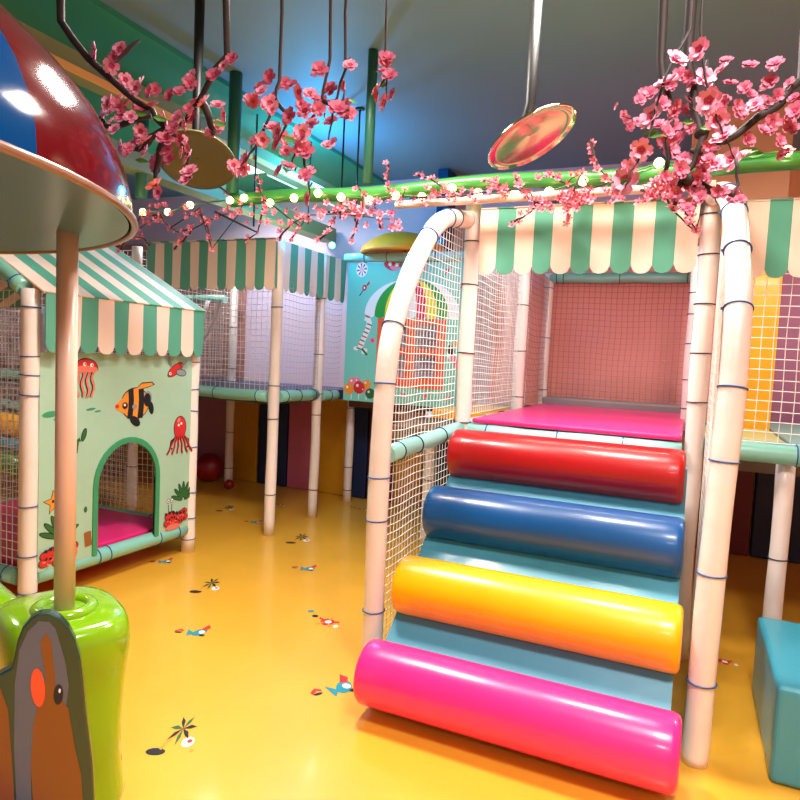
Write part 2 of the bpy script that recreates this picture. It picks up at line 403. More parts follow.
htube((-6.6,4.45,.84),(-5.1,4.0,.84),.05,'lower pale teal foam rail at the left edge behind the playhouse net',[.3,.6,.8],m='teal_pale')
htube((-4.6,5.6,2.04),(-6.6,5.6,2.04),.045,'teal rail high behind the walkway net left of the pale post',[.2,.6])
b=MB(); b.box(-7.0,-3.1,4.41,5.98,1.07,1.165); tag(b.build('platform_mat','navy_mat',bevel=.01),'navy blue mat on the walkway floor behind the net','mat')
b=MB(); b.box(-3.02,-1.86,5.52,5.98,1.07,1.165); tag(b.build('platform_mat','pink_mat',bevel=.01),'pink mat strip behind the candy shop panel','mat')
net('safety_net',(-4.52,4.36,1.18),(1,0,0),(0,0,1),1.42,1.16,.05,'white net across the walkway front under the striped awning',seed=1)
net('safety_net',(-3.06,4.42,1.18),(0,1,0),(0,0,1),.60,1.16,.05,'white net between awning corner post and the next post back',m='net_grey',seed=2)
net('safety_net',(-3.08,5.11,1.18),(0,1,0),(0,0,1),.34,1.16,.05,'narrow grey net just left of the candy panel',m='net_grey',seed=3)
net('safety_net',(-4.58,4.42,1.18),(0,1,0),(0,0,1),1.24,1.1,.055,'net crossing the walkway beside the pale bluish post',seed=4)
net('safety_net',(-7.0,4.36,1.2),(1,0,0),(0,0,1),2.36,1.15,.055,'white upper net left of the walkway behind the playhouse',seed=5,r=.0029)
net('safety_net',(-7.0,5.6,1.2),(1,0,0),(0,0,1),2.38,.8,.06,'rearmost net behind the playhouse, before the rose panel',seed=6)
net('safety_net',(-7.0,4.34,.06),(1,0,0),(0,0,1),2.36,1.0,.055,'lower white net under the rail behind the playhouse',seed=7,r=.0029)
for k,(dx,l) in enumerate(((0,'white curved slide bar nearest the playhouse roof'),(.16,'white curved slide bar, right one of the pair'))):
    b=MB(); b.tube([(-4.62+dx-.02*i-.006*i*i,5.35,2.0-.09*i) for i in range(8)],.022,10); tag(b.build('slide_bar','white'),l,'bar','white curved bars')

# striped awning over the walkway corner
aw=empty('striped_awning',(-3.75,4.36,2.39),'green and cream striped awning wrapping the walkway corner','awning')
b=MB(); valance(b,(-4.40,4.30,0),(1,0,0),1.35,2.39,.40,.1,1); b.build('front_valance',['cream','stripe_green'],aw)
b=MB(); valance(b,(-3.045,4.30,0),(0,1,0),1.14,2.395,.40,.1,1); b.build('side_valance',['cream','stripe_green'],aw)
b=MB()
for i in range(14):
    b.prism([(0,0),(.1,0),(.1,1.15),(0,1.15)],(V(-4.46+.1*i,4.30,2.40),V(1,0,0),V(0,.995,-.06),V(0,.06,1)),.006,(i+1)%2)
b.build('canopy_top',['cream','stripe_green'],aw)
# ball and small ball
b=MB(); b.sphere((-4.88,5.76,.165),.165,28,18); tag(b.build('play_ball','ball_red'),'large red ball against the mauve wall pad','ball')
b=MB(); b.sphere((-4.44,5.56,.055),.055,20,12); tag(b.build('play_ball','ball_red'),'small red ball on the floor beside the pale post foot','ball')

# far left foam rollers behind the playhouse
for z,r,m,y,l in ((.70,.10,'yellow',4.0,'yellow foam roller at the left edge behind the playhouse net'),(.53,.058,'ramp',3.95,'thin blue foam roller between the yellow and green ones'),(.36,.1,'foam_green',3.9,'green foam roller at the left edge behind the playhouse net')):
    b=MB(); b.tube([(-6.9,y+.25,z),(-5.05,y-.1,z)],r,24); tag(b.build('foam_roller',m),l,'roller')

# ================================================================== PLAYHOUSE
ph=empty('playhouse',(-4.0,3.03,0),'netted playhouse with striped roof and sea creature front panel','playhouse')
for x,y,z1,ties in ((-3.303,2.41,1.78,[.09,.30,.58,1.20,1.31,1.41,1.68]),(-3.29,3.67,1.76,[.1,.26,.45,.78,1.05,1.2,1.4]),(-4.9,2.40,1.78,[.4,1.3]),(-4.9,3.67,1.78,[.4,1.3])):
    b=MB(); n=14
    b.tube([(x+.002*math.sin(i*1.3),y,z1*i/n) for i in range(n+1)],[.048*(1+.03*math.sin(i*1.9)) for i in range(n+1)],20)
    o=b.build('post','post',ph)
    for z in ties: tie(o,(x,y,z),(0,0,1),.0495,'tie_blue',random.uniform(-.1,.1))
for p,q,ties in (((-3.30,2.45,.17),(-3.29,3.62,.18),(.12,.35,.42,.78,.93)),((-3.37,2.40,.17),(-4.85,2.40,.17),(.05,.3,.6,.9)),((-3.34,3.67,.18),(-4.85,3.67,.18),(.2,.6)),((-4.9,2.45,.17),(-4.9,3.62,.17),(.3,.7)),((-3.34,2.45,1.37),(-3.34,3.62,1.37),(.04,.5)),((-3.34,2.40,1.78),(-3.92,2.40,2.12),(.1,.45,.8)),((-4.86,2.40,1.80),(-3.96,2.40,2.12),(.2,.6)),((-3.34,3.67,1.78),(-4.06,3.67,2.12),(.3,)),((-4.0,2.40,2.13),(-4.0,3.67,2.13),(.3,))):
    b=MB(); p=Vector(p);q=Vector(q)
    b.tube([p.lerp(q,i/8) for i in range(9)],.047,18); o=b.build('frame_rail','teal',ph)
    for t in ties: tie(o,p.lerp(q,t),q-p,.0485,'tie_blue')
# roof with stripes down the slope
b=MB(); n=12; w=1.26/n
for i in range(n):
    y0=2.41+w*i
    for s,(xe,ze,xr,zr) in ((0,(-3.19,1.762,-4.14,2.262)),(1,(-5.16,1.762,-4.14,2.262))):
        d=Vector((xr-xe,0,zr-ze)); L=d.length; d.normalize()
        nn=Vector((0,0,1))-d*d.z; nn.normalize()
        b.prism([(0,0),(w,0),(w,L),(0,L)],(V(xe,y0,ze),V(0,1,0),d,nn),.008,i%2)
b.tube([(-3.19,2.41,1.764),(-4.14,2.41,2.265)],.009,6,0); b.tube([(-3.19,3.67,1.764),(-4.14,3.67,2.265)],.009,6,0)
b.build('striped_roof',['cream','stripe_green'],ph)
b=MB(); valance(b,(-3.195,2.42,0),(0,1,0),1.25,1.762,.325,.11,1); b.build('roof_valance',['cream','stripe_green'],ph)
# front panel with arched doorway; frame: a = y, b = z
PF=(V(-3.27,-.028,0),V(0,1,0),V(0,0,1),V(1,0,0))
arch=[(2.86,.20)]+[(2.86,.55)]+[(3.095-.235*math.cos(t),.62+.255*math.sin(t)) for t in [PI*k/16 for k in range(17)]]+[(3.33,.55),(3.33,.20)]
PM=['panel_mint','arch_green','print_black','print_orange','print_red','print_white','print_salmon','print_grey','print_green','print_yellow','print_brown']
b=MB(); b.prism([(2.465,.20)]+arch+[(3.655,.20),(3.655,1.44),(2.465,1.44)],PF,.012,0)
outer=[(2.825,.20),(2.825,.55)]+[(3.095-.27*math.cos(t),.62+.29*math.sin(t)) for t in [PI*k/16 for k in range(17)]]+[(3.365,.55),(3.365,.20)]
b.prism(outer+arch[::-1],PF,.02,1)
def A(poly,mi,l): b.flat(poly,PF,.0125+.0006*l,mi)
# jellyfish
A(ell(2.76,1.345,.088,.066,20,0,-.1,PI+.1),2,1); A(ell(2.76,1.345,.082,.060,20,0,-.1,PI+.1),4,2)
A(ell(2.76,1.343,.086,.024,16),6,3); A(ell(2.75,1.375,.012,.012,10),5,4); A(ell(2.80,1.37,.012,.012,10),5,4)
A(ell(2.753,1.375,.005,.005,8),2,5); A(ell(2.803,1.37,.005,.005,8),2,5)
for k in range(4):
    y=2.70+.035*k; pts=[(y+.009*math.sin(j*1.3+k),1.325-.024*j) for j in range(7)]
    A(stroke(pts,.02),2,6+k); A(stroke(pts,.013),6,11+k)
# striped tropical fish
bx,bz=3.14,1.125
A(ell(bx,bz,.118,.105,24),2,1); A(ell(bx,bz,.112,.098,24),3,2)
A([(bx-.10,bz+.04),(bx-.165,bz-.005),(bx-.155,bz-.03),(bx-.09,bz-.06)],3,3)
A(ell(bx-.145,bz-.012,.016,.012,10),4,4)
def band(c,wd,l):
    A(stroke([(c,bz-.096),(c+.008,bz-.03),(c+.01,bz+.03),(c+.004,bz+.094)],wd),2,l)
band(bx-.045,.042,5); band(bx+.04,.044,5)
A(ell(bx-.085,bz-.01,.022,.022,12),2,6); A(ell(bx-.088,bz-.006,.009,.009,8),5,7)
A(ell(bx+.105,bz+.03,.035,.05,14),7,3); A(ell(bx+.1,bz+.02,.03,.045,14),2,4)
A([(bx-.02,bz+.08),(bx+.05,bz+.135),(bx+.14,bz+.14),(bx+.165,bz+.12),(bx+.10,bz+.10)],2,1)
A([(bx-.01,bz+.085),(bx+.05,bz+.128),(bx+.135,bz+.133),(bx+.150,bz+.12),(bx+.10,bz+.105)],3,3)
A(ell(bx+.135,bz-.035,.022,.045,12,.2),2,3); A(ell(bx-.0,bz-.115,.05,.028,12,-.6),2,3); A(ell(bx-.01,bz-.02,.02,.016,10),7,8)
# red winged fish, upper right
A(ell(3.49,1.345,.085,.035,18,.55),2,1); A(ell(3.49,1.345,.078,.029,18,.55),4,2)
A(ell(3.545,1.325,.052,.026,14,-.15),2,3); A(ell(3.545,1.325,.046,.021,14,-.15),7,4)
A(ell(3.435,1.40,.016,.04,12,.3),7,3); A(stroke([(3.55,1.375),(3.585,1.392),(3.60,1.41)],.012),7,3)
A(ell(3.44,1.318,.011,.011,8),5,5); A(ell(3.44,1.318,.005,.005,8),2,6)
# red octopus
A(ell(3.55,.935,.062,.085,22),2,1); A(ell(3.55,.935,.056,.079,22),4,2)
A(ell(3.535,.955,.010,.010,8),5,3); A(ell(3.56,.965,.010,.010,8),5,3); A(ell(3.535,.99,.014,.02,8,-.5),6,3)
for k in range(6):
    y=3.505+.018*k; pts=[(y+(k-2.5)*.006*j+.004*math.sin(j*2+k),.875-.024*j) for j in range(6)]
    A(stroke(pts,.016),2,4+k); A(stroke(pts,.011),4,10+k)
for s in (-1,1): A(stroke([(3.55+s*.04,.87),(3.55+s*.085,.845),(3.55+s*.09,.80),(3.55+s*.07,.79)],.014),2,3)
# starfish
pts=[]
for k in range(10):
    r=.075 if k%2==0 else .032; t=PI/2+k*PI/5+.15; pts.append((2.565+r*math.cos(t),.585+r*math.sin(t)))
A(pts,2,1); A([(2.565+(p[0]-2.565)*.88,.585+(p[1]-.585)*.88) for p in pts],3,2); A(ell(2.555,.59,.008,.01,8),2,3); A(ell(2.58,.59,.008,.01,8),2,3)
A(stroke([(2.63,.80),(2.60,.72),(2.61,.66),(2.63,.60)],.035),2,1)
# cactus-like weed and pale leaf
A(ell(2.755,.955,.018,.042,12,-.3),2,1); A(ell(2.755,.955,.013,.036,12,-.3),8,2); A(stroke([(2.70,.85),(2.71,.92),(2.73,.93)],.025),8,1)
A(ell(2.53,1.09,.05,.018,14,.1),1,1); A(ell(2.57,1.06,.02,.008,10,.1),1,1); A(ell(2.80,1.105,.035,.008,10,.1),1,1); A(ell(2.85,1.09,.025,.006,10,.1),1,1)
# seaweed fans and corals
def weed(y,z,s):
    for k in range(7):
        t=PI*.12+PI*.76*k/6
        A(ell(y+.085*s*math.cos(t),z+.11*s*math.sin(t),.075*s,.020*s,12,t),2,1+k*.2); A(ell(y+.085*s*math.cos(t),z+.11*s*math.sin(t),.068*s,.015*s,12,t),8,3+k*.2)
weed(2.60,.36,.88); weed(3.60,.40,.8)
def coral(y,z,s,n=6):
    for k in range(n):
        A(ell(y+.06*s*(k-n/2+.5),z+.022*s*math.sin(k*2.1),.05*s,.038*s,14),2,6+k*.2); A(ell(y+.06*s*(k-n/2+.5),z+.022*s*math.sin(k*2.1),.044*s,.032*s,14),4,8+k*.2)
coral(2.60,.285,.75,5); coral(2.585,.245,.7,5); coral(3.53,.315,.65,5); coral(3.53,.27,.7,5)
for q in range(14): A(ell(2.50+.013*q+.004*math.sin(q*3),.25+.02*math.sin(q*2.3),.012,.006,8,q),2 if q%2 else 6,12); A(ell(3.45+.012*q,.285+.02*math.sin(q*2.7),.012,.006,8,q),2 if q%2 else 6,12)
for q in range(6): A(stroke([(3.42+.035*q,.335+.012*math.sin(q)),(3.44+.035*q,.325+.012*math.sin(q+1))],.02),2,11); A(stroke([(2.50+.03*q,.31+.012*math.sin(q)),(2.52+.03*q,.30+.012*math.sin(q+1))],.018),2,11)
A(ell(2.68,.26,.04,.04,14),6,10); A(ell(3.5,.235,.07,.022,14),6,10)
A(stroke([(2.80,.27),(2.79,.36)],.05),10,2); A(ell(2.775,.5,.012,.02,8),8,2)
for y in (3.455,3.49): A(ell(y,.425,.016,.018,12),2,1); A(ell(y,.425,.012,.014,12),5,2); A(ell(y,.423,.005,.006,8),2,3); 
A(stroke([(3.455,.40),(3.46,.34)],.006),2,1); A(stroke([(3.49,.40),(3.487,.34)],.006),2,1)
b.build('front_panel',PM,ph)
net('side_net',(-4.85,2.40,.22),(1,0,0),(0,0,1),1.48,1.55,.048,'',parent=ph,seed=8,r=.0029)
net('side_net',(-4.85,3.67,.22),(1,0,0),(0,0,1),1.5,1.55,.048,'',parent=ph,seed=9,r=.0029)
net('side_net',(-4.9,2.45,.22),(0,1,0),(0,0,1),1.17,1.5,.05,'',parent=ph,seed=10,r=.0029)
net('side_net',(-3.30,2.45,1.46),(0,1,0),(0,0,1),1.17,.28,.05,'',parent=ph,seed=11,bulge=.002)
b=MB(); b.box(-4.84,-3.36,2.46,3.61,.13,.225); tag(b.build('floor_mat','pink_mat',bevel=.012),'hot pink mat on the floor inside the playhouse','mat')

# ================================================================== CANDY SHOP PANEL
cp=empty('candy_panel',(-2.4,5.45,1.08),'aqua panel printed with sweets, orange window and striped dome awning','panel')
CF=(V(.025,5.46,.015),V(1,0,0),V(0,0,1),V(0,-1,0))
CM=['panel_aqua','print_white','print_lime','print_yellow','print_crimson','print_orangered','print_pink','print_black','print_red','print_orange','print_green']
wx0,wx1,wz0,wz1=-2.68,-2.06,1.27,1.85
b=MB()
for x0,x1,z0,z1 in ((-3.05,wx0,1.06,2.36),(wx1,-1.80,1.06,2.36),(wx0,wx1,1.06,wz0),(wx0,wx1,wz1,2.36)):
    b.prism([(x0,z0),(x1,z0),(x1,z1),(x0,z1)],CF,.014,0)
def A(poly,mi,l): b.flat(poly,CF,.0145+.0006*l,mi)
# domed awning print: wedges
cx,cz,RX,RZ=-2.385,1.885,.47,.33
ns=9; cols=[1,2,3,4,1,4,3,2,1]
def dp(u,v):   # u -1..1 across, v 0..1 up
    return (cx+RX*u*math.sqrt(max(0,1-v*v)), cz+RZ*v)
for k in range(ns):
    u0=-1+2*k/ns;u1=-1+2*(k+1)/ns
    um=(u0+u1)/2
    poly=[dp(u0,v/10) for v in range(11)]+[dp(u1,v/10) for v in range(9,-1,-1)]
    w=RX*(u1-u0)/2
    poly+=[(cx+RX*um+w*math.cos(t),cz-.035*math.sin(t)) for t in [PI*q/8 for q in range(1,8)]]
    A(poly,cols[k],1+k*.15)
def lolli(x,z,r):
    A(ell(x,z,r,r*1.15,20),1,1)
    for k in range(8):
        t=k*PI/4; A([(x,z),(x+r*.9*math.cos(t),z+r*1.03*math.sin(t)),(x+r*.85*math.cos(t+.35),z+r*.98*math.sin(t+.35))],4,2)
lolli(-2.905,2.30,.06)
def sweet(x,z,s,c=4):
    A(ell(x,z,.022*s,.026*s,12),c,1); A([(x,z),(x+.05*s,z+.03*s),(x+.045*s,z+.06*s)],c,1.5); A(stroke([(x-.01*s,z-.02*s),(x-.045*s,z-.07*s)],.008*s),7,1); A(ell(x,z,.008*s,.012*s,8),1,2)
sweet(-2.87,2.13,1.1,8); sweet(-2.28,2.29,.9,6); sweet(-2.05,2.28,.8,8); sweet(-1.90,2.16,.9,6); sweet(-1.95,1.62,1,9)
# cone of whipped cream / shell at the top
A(ell(-2.60,2.33,.08,.04,16,-.35),8,1); A(ell(-2.57,2.315,.05,.028,16,-.35),6,2)
for k in range(5): A(ell(-2.65+.035*k,2.352-.004*k,.018,.018,10),1 if k%2 else 8,2+k*.2)
# candy cane
pts=[(-2.90,1.55),(-2.86,1.64),(-2.82,1.73),(-2.80,1.80),(-2.815,1.84),(-2.85,1.85)]
A(stroke(pts,.055),1,1)
for k in range(7):
    x=-2.905+.017*k; z=1.555+.038*k; A(stroke([(x-.02,z+.012),(x+.03,z-.005)],.012),8 if k%2 else 10,2)
A(ell(-2.93,1.56,.03,.02,12),1,1); A(ell(-2.84,1.535,.035,.025,12,.6),1,1); A(stroke([(-2.87,1.56),(-2.81,1.50)],.02),10,2); A(ell(-2.76,1.64,.028,.028,12),6,1); A(ell(-2.76,1.64,.012,.012,10),8,2)
# cake pops over the bottom edge
for x,z,r,c in ((-2.99,1.17,.055,9),(-2.95,1.235,.05,6),(-2.88,1.19,.06,8),(-2.80,1.225,.045,9),(-2.76,1.14,.05,10),(-2.90,1.25,.035,6),(-2.83,1.165,.03,6)):
    A(ell(x,z,r,r,16),c,2+r*20); A(ell(x-r*.3,z+r*.3,r*.25,r*.25,8),1,4)
for x in (-2.96,-2.88,-2.80): A(stroke([(x,1.15),(x,1.075)],.008),1,1)
# right side sweets and little prints
for x,z,c in ((-1.98,1.58,7),(-1.95,1.50,6),(-1.91,1.45,6),(-1.97,1.53,1)): A(ell(x,z,.035,.045,12,.5),c,1+c*.1)
for x in (-2.42,-2.2,-1.98): A(ell(x,1.15,.03,.022,12),6,1); A(ell(x+.01,1.155,.012,.009,8),8,2)
b.build('printed_board',CM,cp)
b=MB()
def bar(x0,x1,z0,z1): b.prism([(x0,z0),(x1,z0),(x1,z1),(x0,z1)],CF,.022,0)
bar(wx0-.03,wx0+.06,wz0-.05,wz1); bar(wx1-.06,wx1+.03,wz0-.05,wz1); bar(wx0+.06,wx1-.06,wz0-.05,wz0+.05); bar(wx0+.06,wx1-.06,wz1-.05,wz1)
bar(-2.41,-2.33,wz0+.05,wz1-.05); bar(wx0+.06,-2.41,1.52,1.58); bar(-2.33,wx1-.06,1.52,1.58)
b.build('window_frame','print_orangered',cp)
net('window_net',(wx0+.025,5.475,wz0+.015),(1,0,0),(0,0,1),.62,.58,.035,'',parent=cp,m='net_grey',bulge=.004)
htube((-3.06,5.45,2.425),(-1.28,5.45,2.425),.042,'pale aqua foam rail along the top of the candy panel',[.12,.25,.38,.52,.62,.7,.85],m='teal_pale')
net('safety_net',(-1.82,5.47,1.1),(1,0,0),(0,0,1),.55,1.26,.05,'white net filling the gap right of the candy panel',seed=21)

b=MB(); b.box(-3.04,-1.80,5.60,6.0,1.0,1.066); tag(b.build('platform_deck','deck'),'narrow deck behind the lower edge of the candy panel','deck')
# yellow parasol behind the panel
ys=empty('yellow_parasol',(-2.55,5.66,1.17),'orange yellow parasol top rising behind the candy panel','parasol')
b=MB(); b.lathe((-2.55,5.66,2.48),[(.42,0),(.40,.05),(.33,.11),(.22,.17),(.1,.20),(.01,.215)],32); b.lathe((-2.55,5.66,2.48),[(.42,0),(.41,-.02),(.01,.10)],32)
b.build('canopy','parasol',ys)
b=MB(); b.tube([(-2.55,5.66,1.17),(-2.55,5.66,2.56)],.018,10); b.build('pole','white',ys)

# ================================================================== STAIR PLATFORM
ST=1.15
post(-1.215,3.66,0,2.44,.046,'cream post at the top left corner of the roller stairs',[.5,1.14,1.55,1.95,2.2])
post(-1.20,4.92,0,2.42,.045,'cream post at the left middle of the pink platform',[1.25,1.6,1.95])
post(-1.22,5.94,1.08,2.33,.042,'grey-white post in front of the salmon back wall',[1.28,1.75,2.2],tm='tie_blue')
post(.045,3.66,0,2.40,.047,'cream post at the top right corner of the roller stairs',[1.35,1.6,1.85,2.1,2.3])
post(.0,4.92,0,2.36,.042,'slim post behind the right corner post of the pink platform',[1.25,1.45,1.7,1.9,2.05])
post(-.01,5.94,1.08,2.33,.040,'rear right post against the salmon back wall',[1.3,1.6,2.1])
htube((-1.16,3.62,1.09),(-.01,3.62,1.09),.05,'pale aqua foam rail under the front edge of the pink platform',[.1,.45,.75],m='teal_pale',tm='tie_blue')
htube((-1.21,5.94,2.29),(-.01,5.94,2.29),.045,'teal foam rail along the top of the salmon wall',[.05,.1,.5,.95])
htube((-1.2,4.87,1.11),(-1.21,3.73,1.11),.045,'pale foam rail along the left edge of the pink platform',[.3,.7],m='teal_pale')
b=MB(); b.box(-1.14,0.0,3.68,5.90,1.02,1.095); b.box(-1.74,-1.26,3.70,5.35,1.0,1.07); tag(b.build('platform_deck','deck'),'brown wooden deck under the pink platform mat','deck')
slab('platform_mat',-1.14,-.012,3.60,5.54,1.145,1.175,'pink_mat','glossy hot pink mat at the top of the roller stairs','mat',.012)
slab('platform_mat',-1.14,-.012,5.56,5.88,1.10,1.23,'grey_mat','grey mat between the pink mat and salmon wall','mat',.012)
slab('platform_mat',-1.70,-1.27,4.4,5.35,1.075,1.14,'yellow','yellow mat edge seen left of the pink platform','mat',.01)
net('safety_net',(-1.2,5.98,1.2),(1,0,0),(0,0,1),1.2,1.07,.048,'net stretched over the salmon wall, shade put into its colour',m='net_shade',r=.003,seed=12,bulge=.006)
net('safety_net',(-1.21,3.72,1.18),(0,1,0),(0,0,1),1.15,1.2,.043,'white net at the left side of the pink platform',seed=13)
net('safety_net',(-1.21,4.98,1.18),(0,1,0),(0,0,1),.92,1.1,.048,'net with painted-in shade at the far left side of the pink platform',m='net_shade',seed=14)
net('safety_net',(.02,3.72,1.18),(0,1,0),(0,0,1),1.15,1.15,.045,'white net along the right side of the pink platform',seed=15)
htube((-1.16,3.66,2.33),(-.01,3.66,2.33),.035,'teal foam rail hidden behind the stair awning top',[.2,.8])
# awning over the stair top, and the one to the right
aw=empty('striped_awning',(-.55,3.52,2.42),'wide green and peach striped awning above the pink platform','awning')
b=MB(); valance(b,(-1.15,3.59,0),(1,0,0),1.14,2.365,.365,.1036,0); b.build('front_valance',['cream','stripe_green'],aw)
b=MB()
for i in range(12): b.prism([(0,0),(.0966,0),(.0966,.55),(0,.55)],(V(-1.15+.0966*i,3.585,2.368),V(1,0,0),V(0,.99,.12),V(0,-.12,1)),.006,i%2)
b.build('canopy_top',['cream','stripe_green'],aw)
aw=empty('striped_awning',(.7,3.60,2.40),'striped awning at the right edge, right of the arch pipe','awning')
b=MB(); valance(b,(.10,3.60,0),(1,0,0),1.17,2.34,.365,.098,1); b.build('front_valance',['cream','stripe_green'],aw)
b=MB()
for i in range(12): b.prism([(0,0),(.0975,0),(.0975,.5),(0,.5)],(V(.10+.0975*i,3.60,2.343),V(1,0,0),V(0,.99,.12),V(0,-.12,1)),.006,(i+1)%2)
b.build('canopy_top',['cream','stripe_green'],aw)
b=MB(); b.tube([(-1.62,3.45,2.385),(-1.0,3.45,2.388),(-.3,3.45,2.392),(.05,3.45,2.395)],.022,14)
tag(b.build('awning_bar','cream'),'pale cream bar under the green tube above the stair awning','bar')

# ramp and rollers
rc=[(2.40,.172),(2.735,.450),(3.07,.727),(3.385,.993)]
rx=[.062,.045,.03,.014]
import itertools
dy,dz=.33,.284; L=math.hypot(dy,dz); nx,nz=-dz/L,dy/L    # outward normal in the y-z plane
b=MB()
def sp(y,z): return (y,z)
y0,z0=2.41-.25*dy/L*.0,0
o_=.05
P=[(2.41-nx*o_-.10*dy/L, .140-nz*o_-.10*dz/L),(3.40-nx*o_+.10*dy/L,.995-nz*o_+.10*dz/L)]
P=[(P[0][0]-nx*0+.16*dy/L*1.0,max(.01,P[0][1]+.16*dz/L)),P[1]]
prof=[P[0],P[1],(3.54,P[1][1]-.06),(3.54,.004),(2.45,.004)]
n=len(prof); 
for x in (-1.165,.025):
    for y,z in prof: b.v.append((x,y,z))
b.face(list(range(n))); b.face([n+k for k in range(n)][::-1])
for k in range(n): k2=(k+1)%n; b.face([k2,k,n+k,n+k2])
tag(b.build('stair_ramp','ramp'),'sloping blue foam ramp under the four colourful rollers','ramp')
for (y,z),x1,m,c,l in zip(rc,rx,('pink','yellow','blue','red'),'abcd',('hot pink foam roller, lowest step of the stairs','yellow foam roller, second step from the bottom','dark blue foam roller, third step from the bottom','red foam roller, top step below the pink platform')):
    b=MB(); r=.134; x0=-1.165; ch=.022
    prof=[(x0,r-ch*1.0),(x0+.006,r-ch*.45),(x0+ch*.6,r-.004),(x0+ch*1.4,r)]+[(x0+(x1-x0)*k/14,r) for k in range(1,14)]+[(x1-ch*1.4,r),(x1-ch*.6,r-.004),(x1-.006,r-ch*.45),(x1,r-ch)]
    b.tube([(p[0],y,z) for p in prof],[p[1] for p in prof],48)
    tag(b.build('foam_roller',m),l,'roller','stair rollers')

# arch pipes
def arc_pts(prof,X,n=5):
    pts=[V(x if x is not None else X,y,z) for x,y,z in prof]; out=[]
    for i in range(len(pts)-1):
        p0=pts[max(0,i-1)];p1=pts[i];p2=pts[i+1];p3=pts[min(len(pts)-1,i+2)]
        for k in range(n):
            t=k/n; out.append(.5*((2*p1)+(-p0+p2)*t+(2*p0-5*p1+4*p2-p3)*t*t+(-p0+3*p1-3*p2+p3)*t*t*t))
    out.append(pts[-1]); return out
def archp(prof,r,label,ties):
    b=MB(); pts=arc_pts(prof,0,5); b.tube(pts,[r*(1+.02*math.sin(i*.8)) for i in range(len(pts))],24)
    o=b.build('arch_pipe','post'); tag(o,label,'pipe','white arched side pipes of the stairs')
    for t in ties:
        i=min(len(pts)-2,int(t*(len(pts)-1))); tie(o,pts[i],pts[i+1]-pts[i],r*1.02,'tie_blue',random.uniform(-.05,.05))
archp([(-1.28,2.69,0),(-1.28,2.69,.40),(-1.28,2.68,.84),(-1.28,2.70,1.38),(-1.28,2.76,1.65),(-1.28,2.94,1.93),(-1.28,3.14,2.135),(-1.28,3.30,2.245),(-1.27,3.45,2.295),(-1.235,3.62,2.32)],.049,'white padded arch pipe on the left side of the stairs',[.09,.2,.26,.35,.445,.67,.85,.93])
archp([(.122,2.69,0),(.125,2.69,.25),(.128,2.68,.66),(.138,2.68,1.10),(.149,2.70,1.45),(.150,2.77,1.75),(.140,2.95,2.00),(.125,3.13,2.19),(.10,3.32,2.31),(.07,3.50,2.37),(.05,3.62,2.385)],.049,'white padded arch pipe on the right side of the stairs',[.13,.23,.33,.41,.50,.60,.70,.80])
htube((-1.27,2.74,1.045),(-1.225,3.62,1.10),.042,'slim mint foam rail running up the left side of the stairs',[.12,.35,.7],m='teal_pale')
def g(z):
    T_=[(0,2.69),(1.38,2.70),(1.65,2.76),(1.93,2.94),(2.15,3.14),(2.27,3.30),(2.33,3.45),(2.36,3.62)]
    for (a,ya),(c,yc) in zip(T_,T_[1:]):
        if z<=c: return ya+(yc-ya)*(z-a)/(c-a)
    return 9
net('safety_net',(-1.262,2.72,.03),(0,1,0),(0,0,1),.90,2.30,.042,'white net on the left side of the roller stairs, under the arch',inside=lambda a,z: 2.72+a>g(z+.03)-.012 , seed=16,bulge=-.02)
net('safety_net',(.098,2.72,.03),(0,1,0),(0,0,1),.92,2.24,.042,'white net on the right side of the roller stairs, under the arch',inside=lambda a,z: 2.72+a>g(z+.03)-.012, seed=17,bulge=.015)

# ================================================================== RIGHT PLATFORM
htube((.10,3.68,1.115),(1.6,3.68,1.125),.05,'mint foam rail along the front of the right platform',[.03,.27,.6],tm='tie_blue')
post(.475,3.75,0,1.07,.043,'shaded cream post under the right platform rail',[.58])
post(1.3,3.74,0,1.07,.043,'cream post under the platform beyond the right edge',[.58])
b=MB(); b.box(.10,1.8,3.74+.05,5.98,1.0,1.075); tag(b.build('platform_deck','deck'),'dark deck of the right platform behind the mint rail','deck')
slab('platform_mat',.10,.78,3.80,4.0,1.08,1.15,'ramp','teal blue mat strip along the right platform front','mat',.01)
slab('platform_mat',.10,.50,4.02,4.86,1.08,1.15,'khaki_mat','khaki mat in front of the yellow panel','mat',.01)
slab('platform_mat',.52,.80,4.02,5.6,1.08,1.15,'mint_mat','grey green mat beside the khaki mat','mat',.01)
slab('platform_mat',.84,1.78,3.80,5.9,1.08,1.30,'navy_mat','raised navy mat at the right edge of the platform','mat',.02)
b=MB(); b.box(.16,.51,4.90,5.0,1.08,2.45); tag(b.build('padded_panel','yellow',bevel=.015),'tall yellow padded panel behind the right netting','panel')
net('safety_net',(.10,3.68,1.17),(1,0,0),(0,0,1),1.5,1.2,.053,'wide white net above the mint rail at the right edge',seed=18,r=.0024,bulge=.03)
b=MB(); b.box(.375,1.3,2.68,3.45,.002,.37); tag(b.build('foam_block','foam_teal',bevel=.02),'teal foam block on the floor at the lower right edge','block')

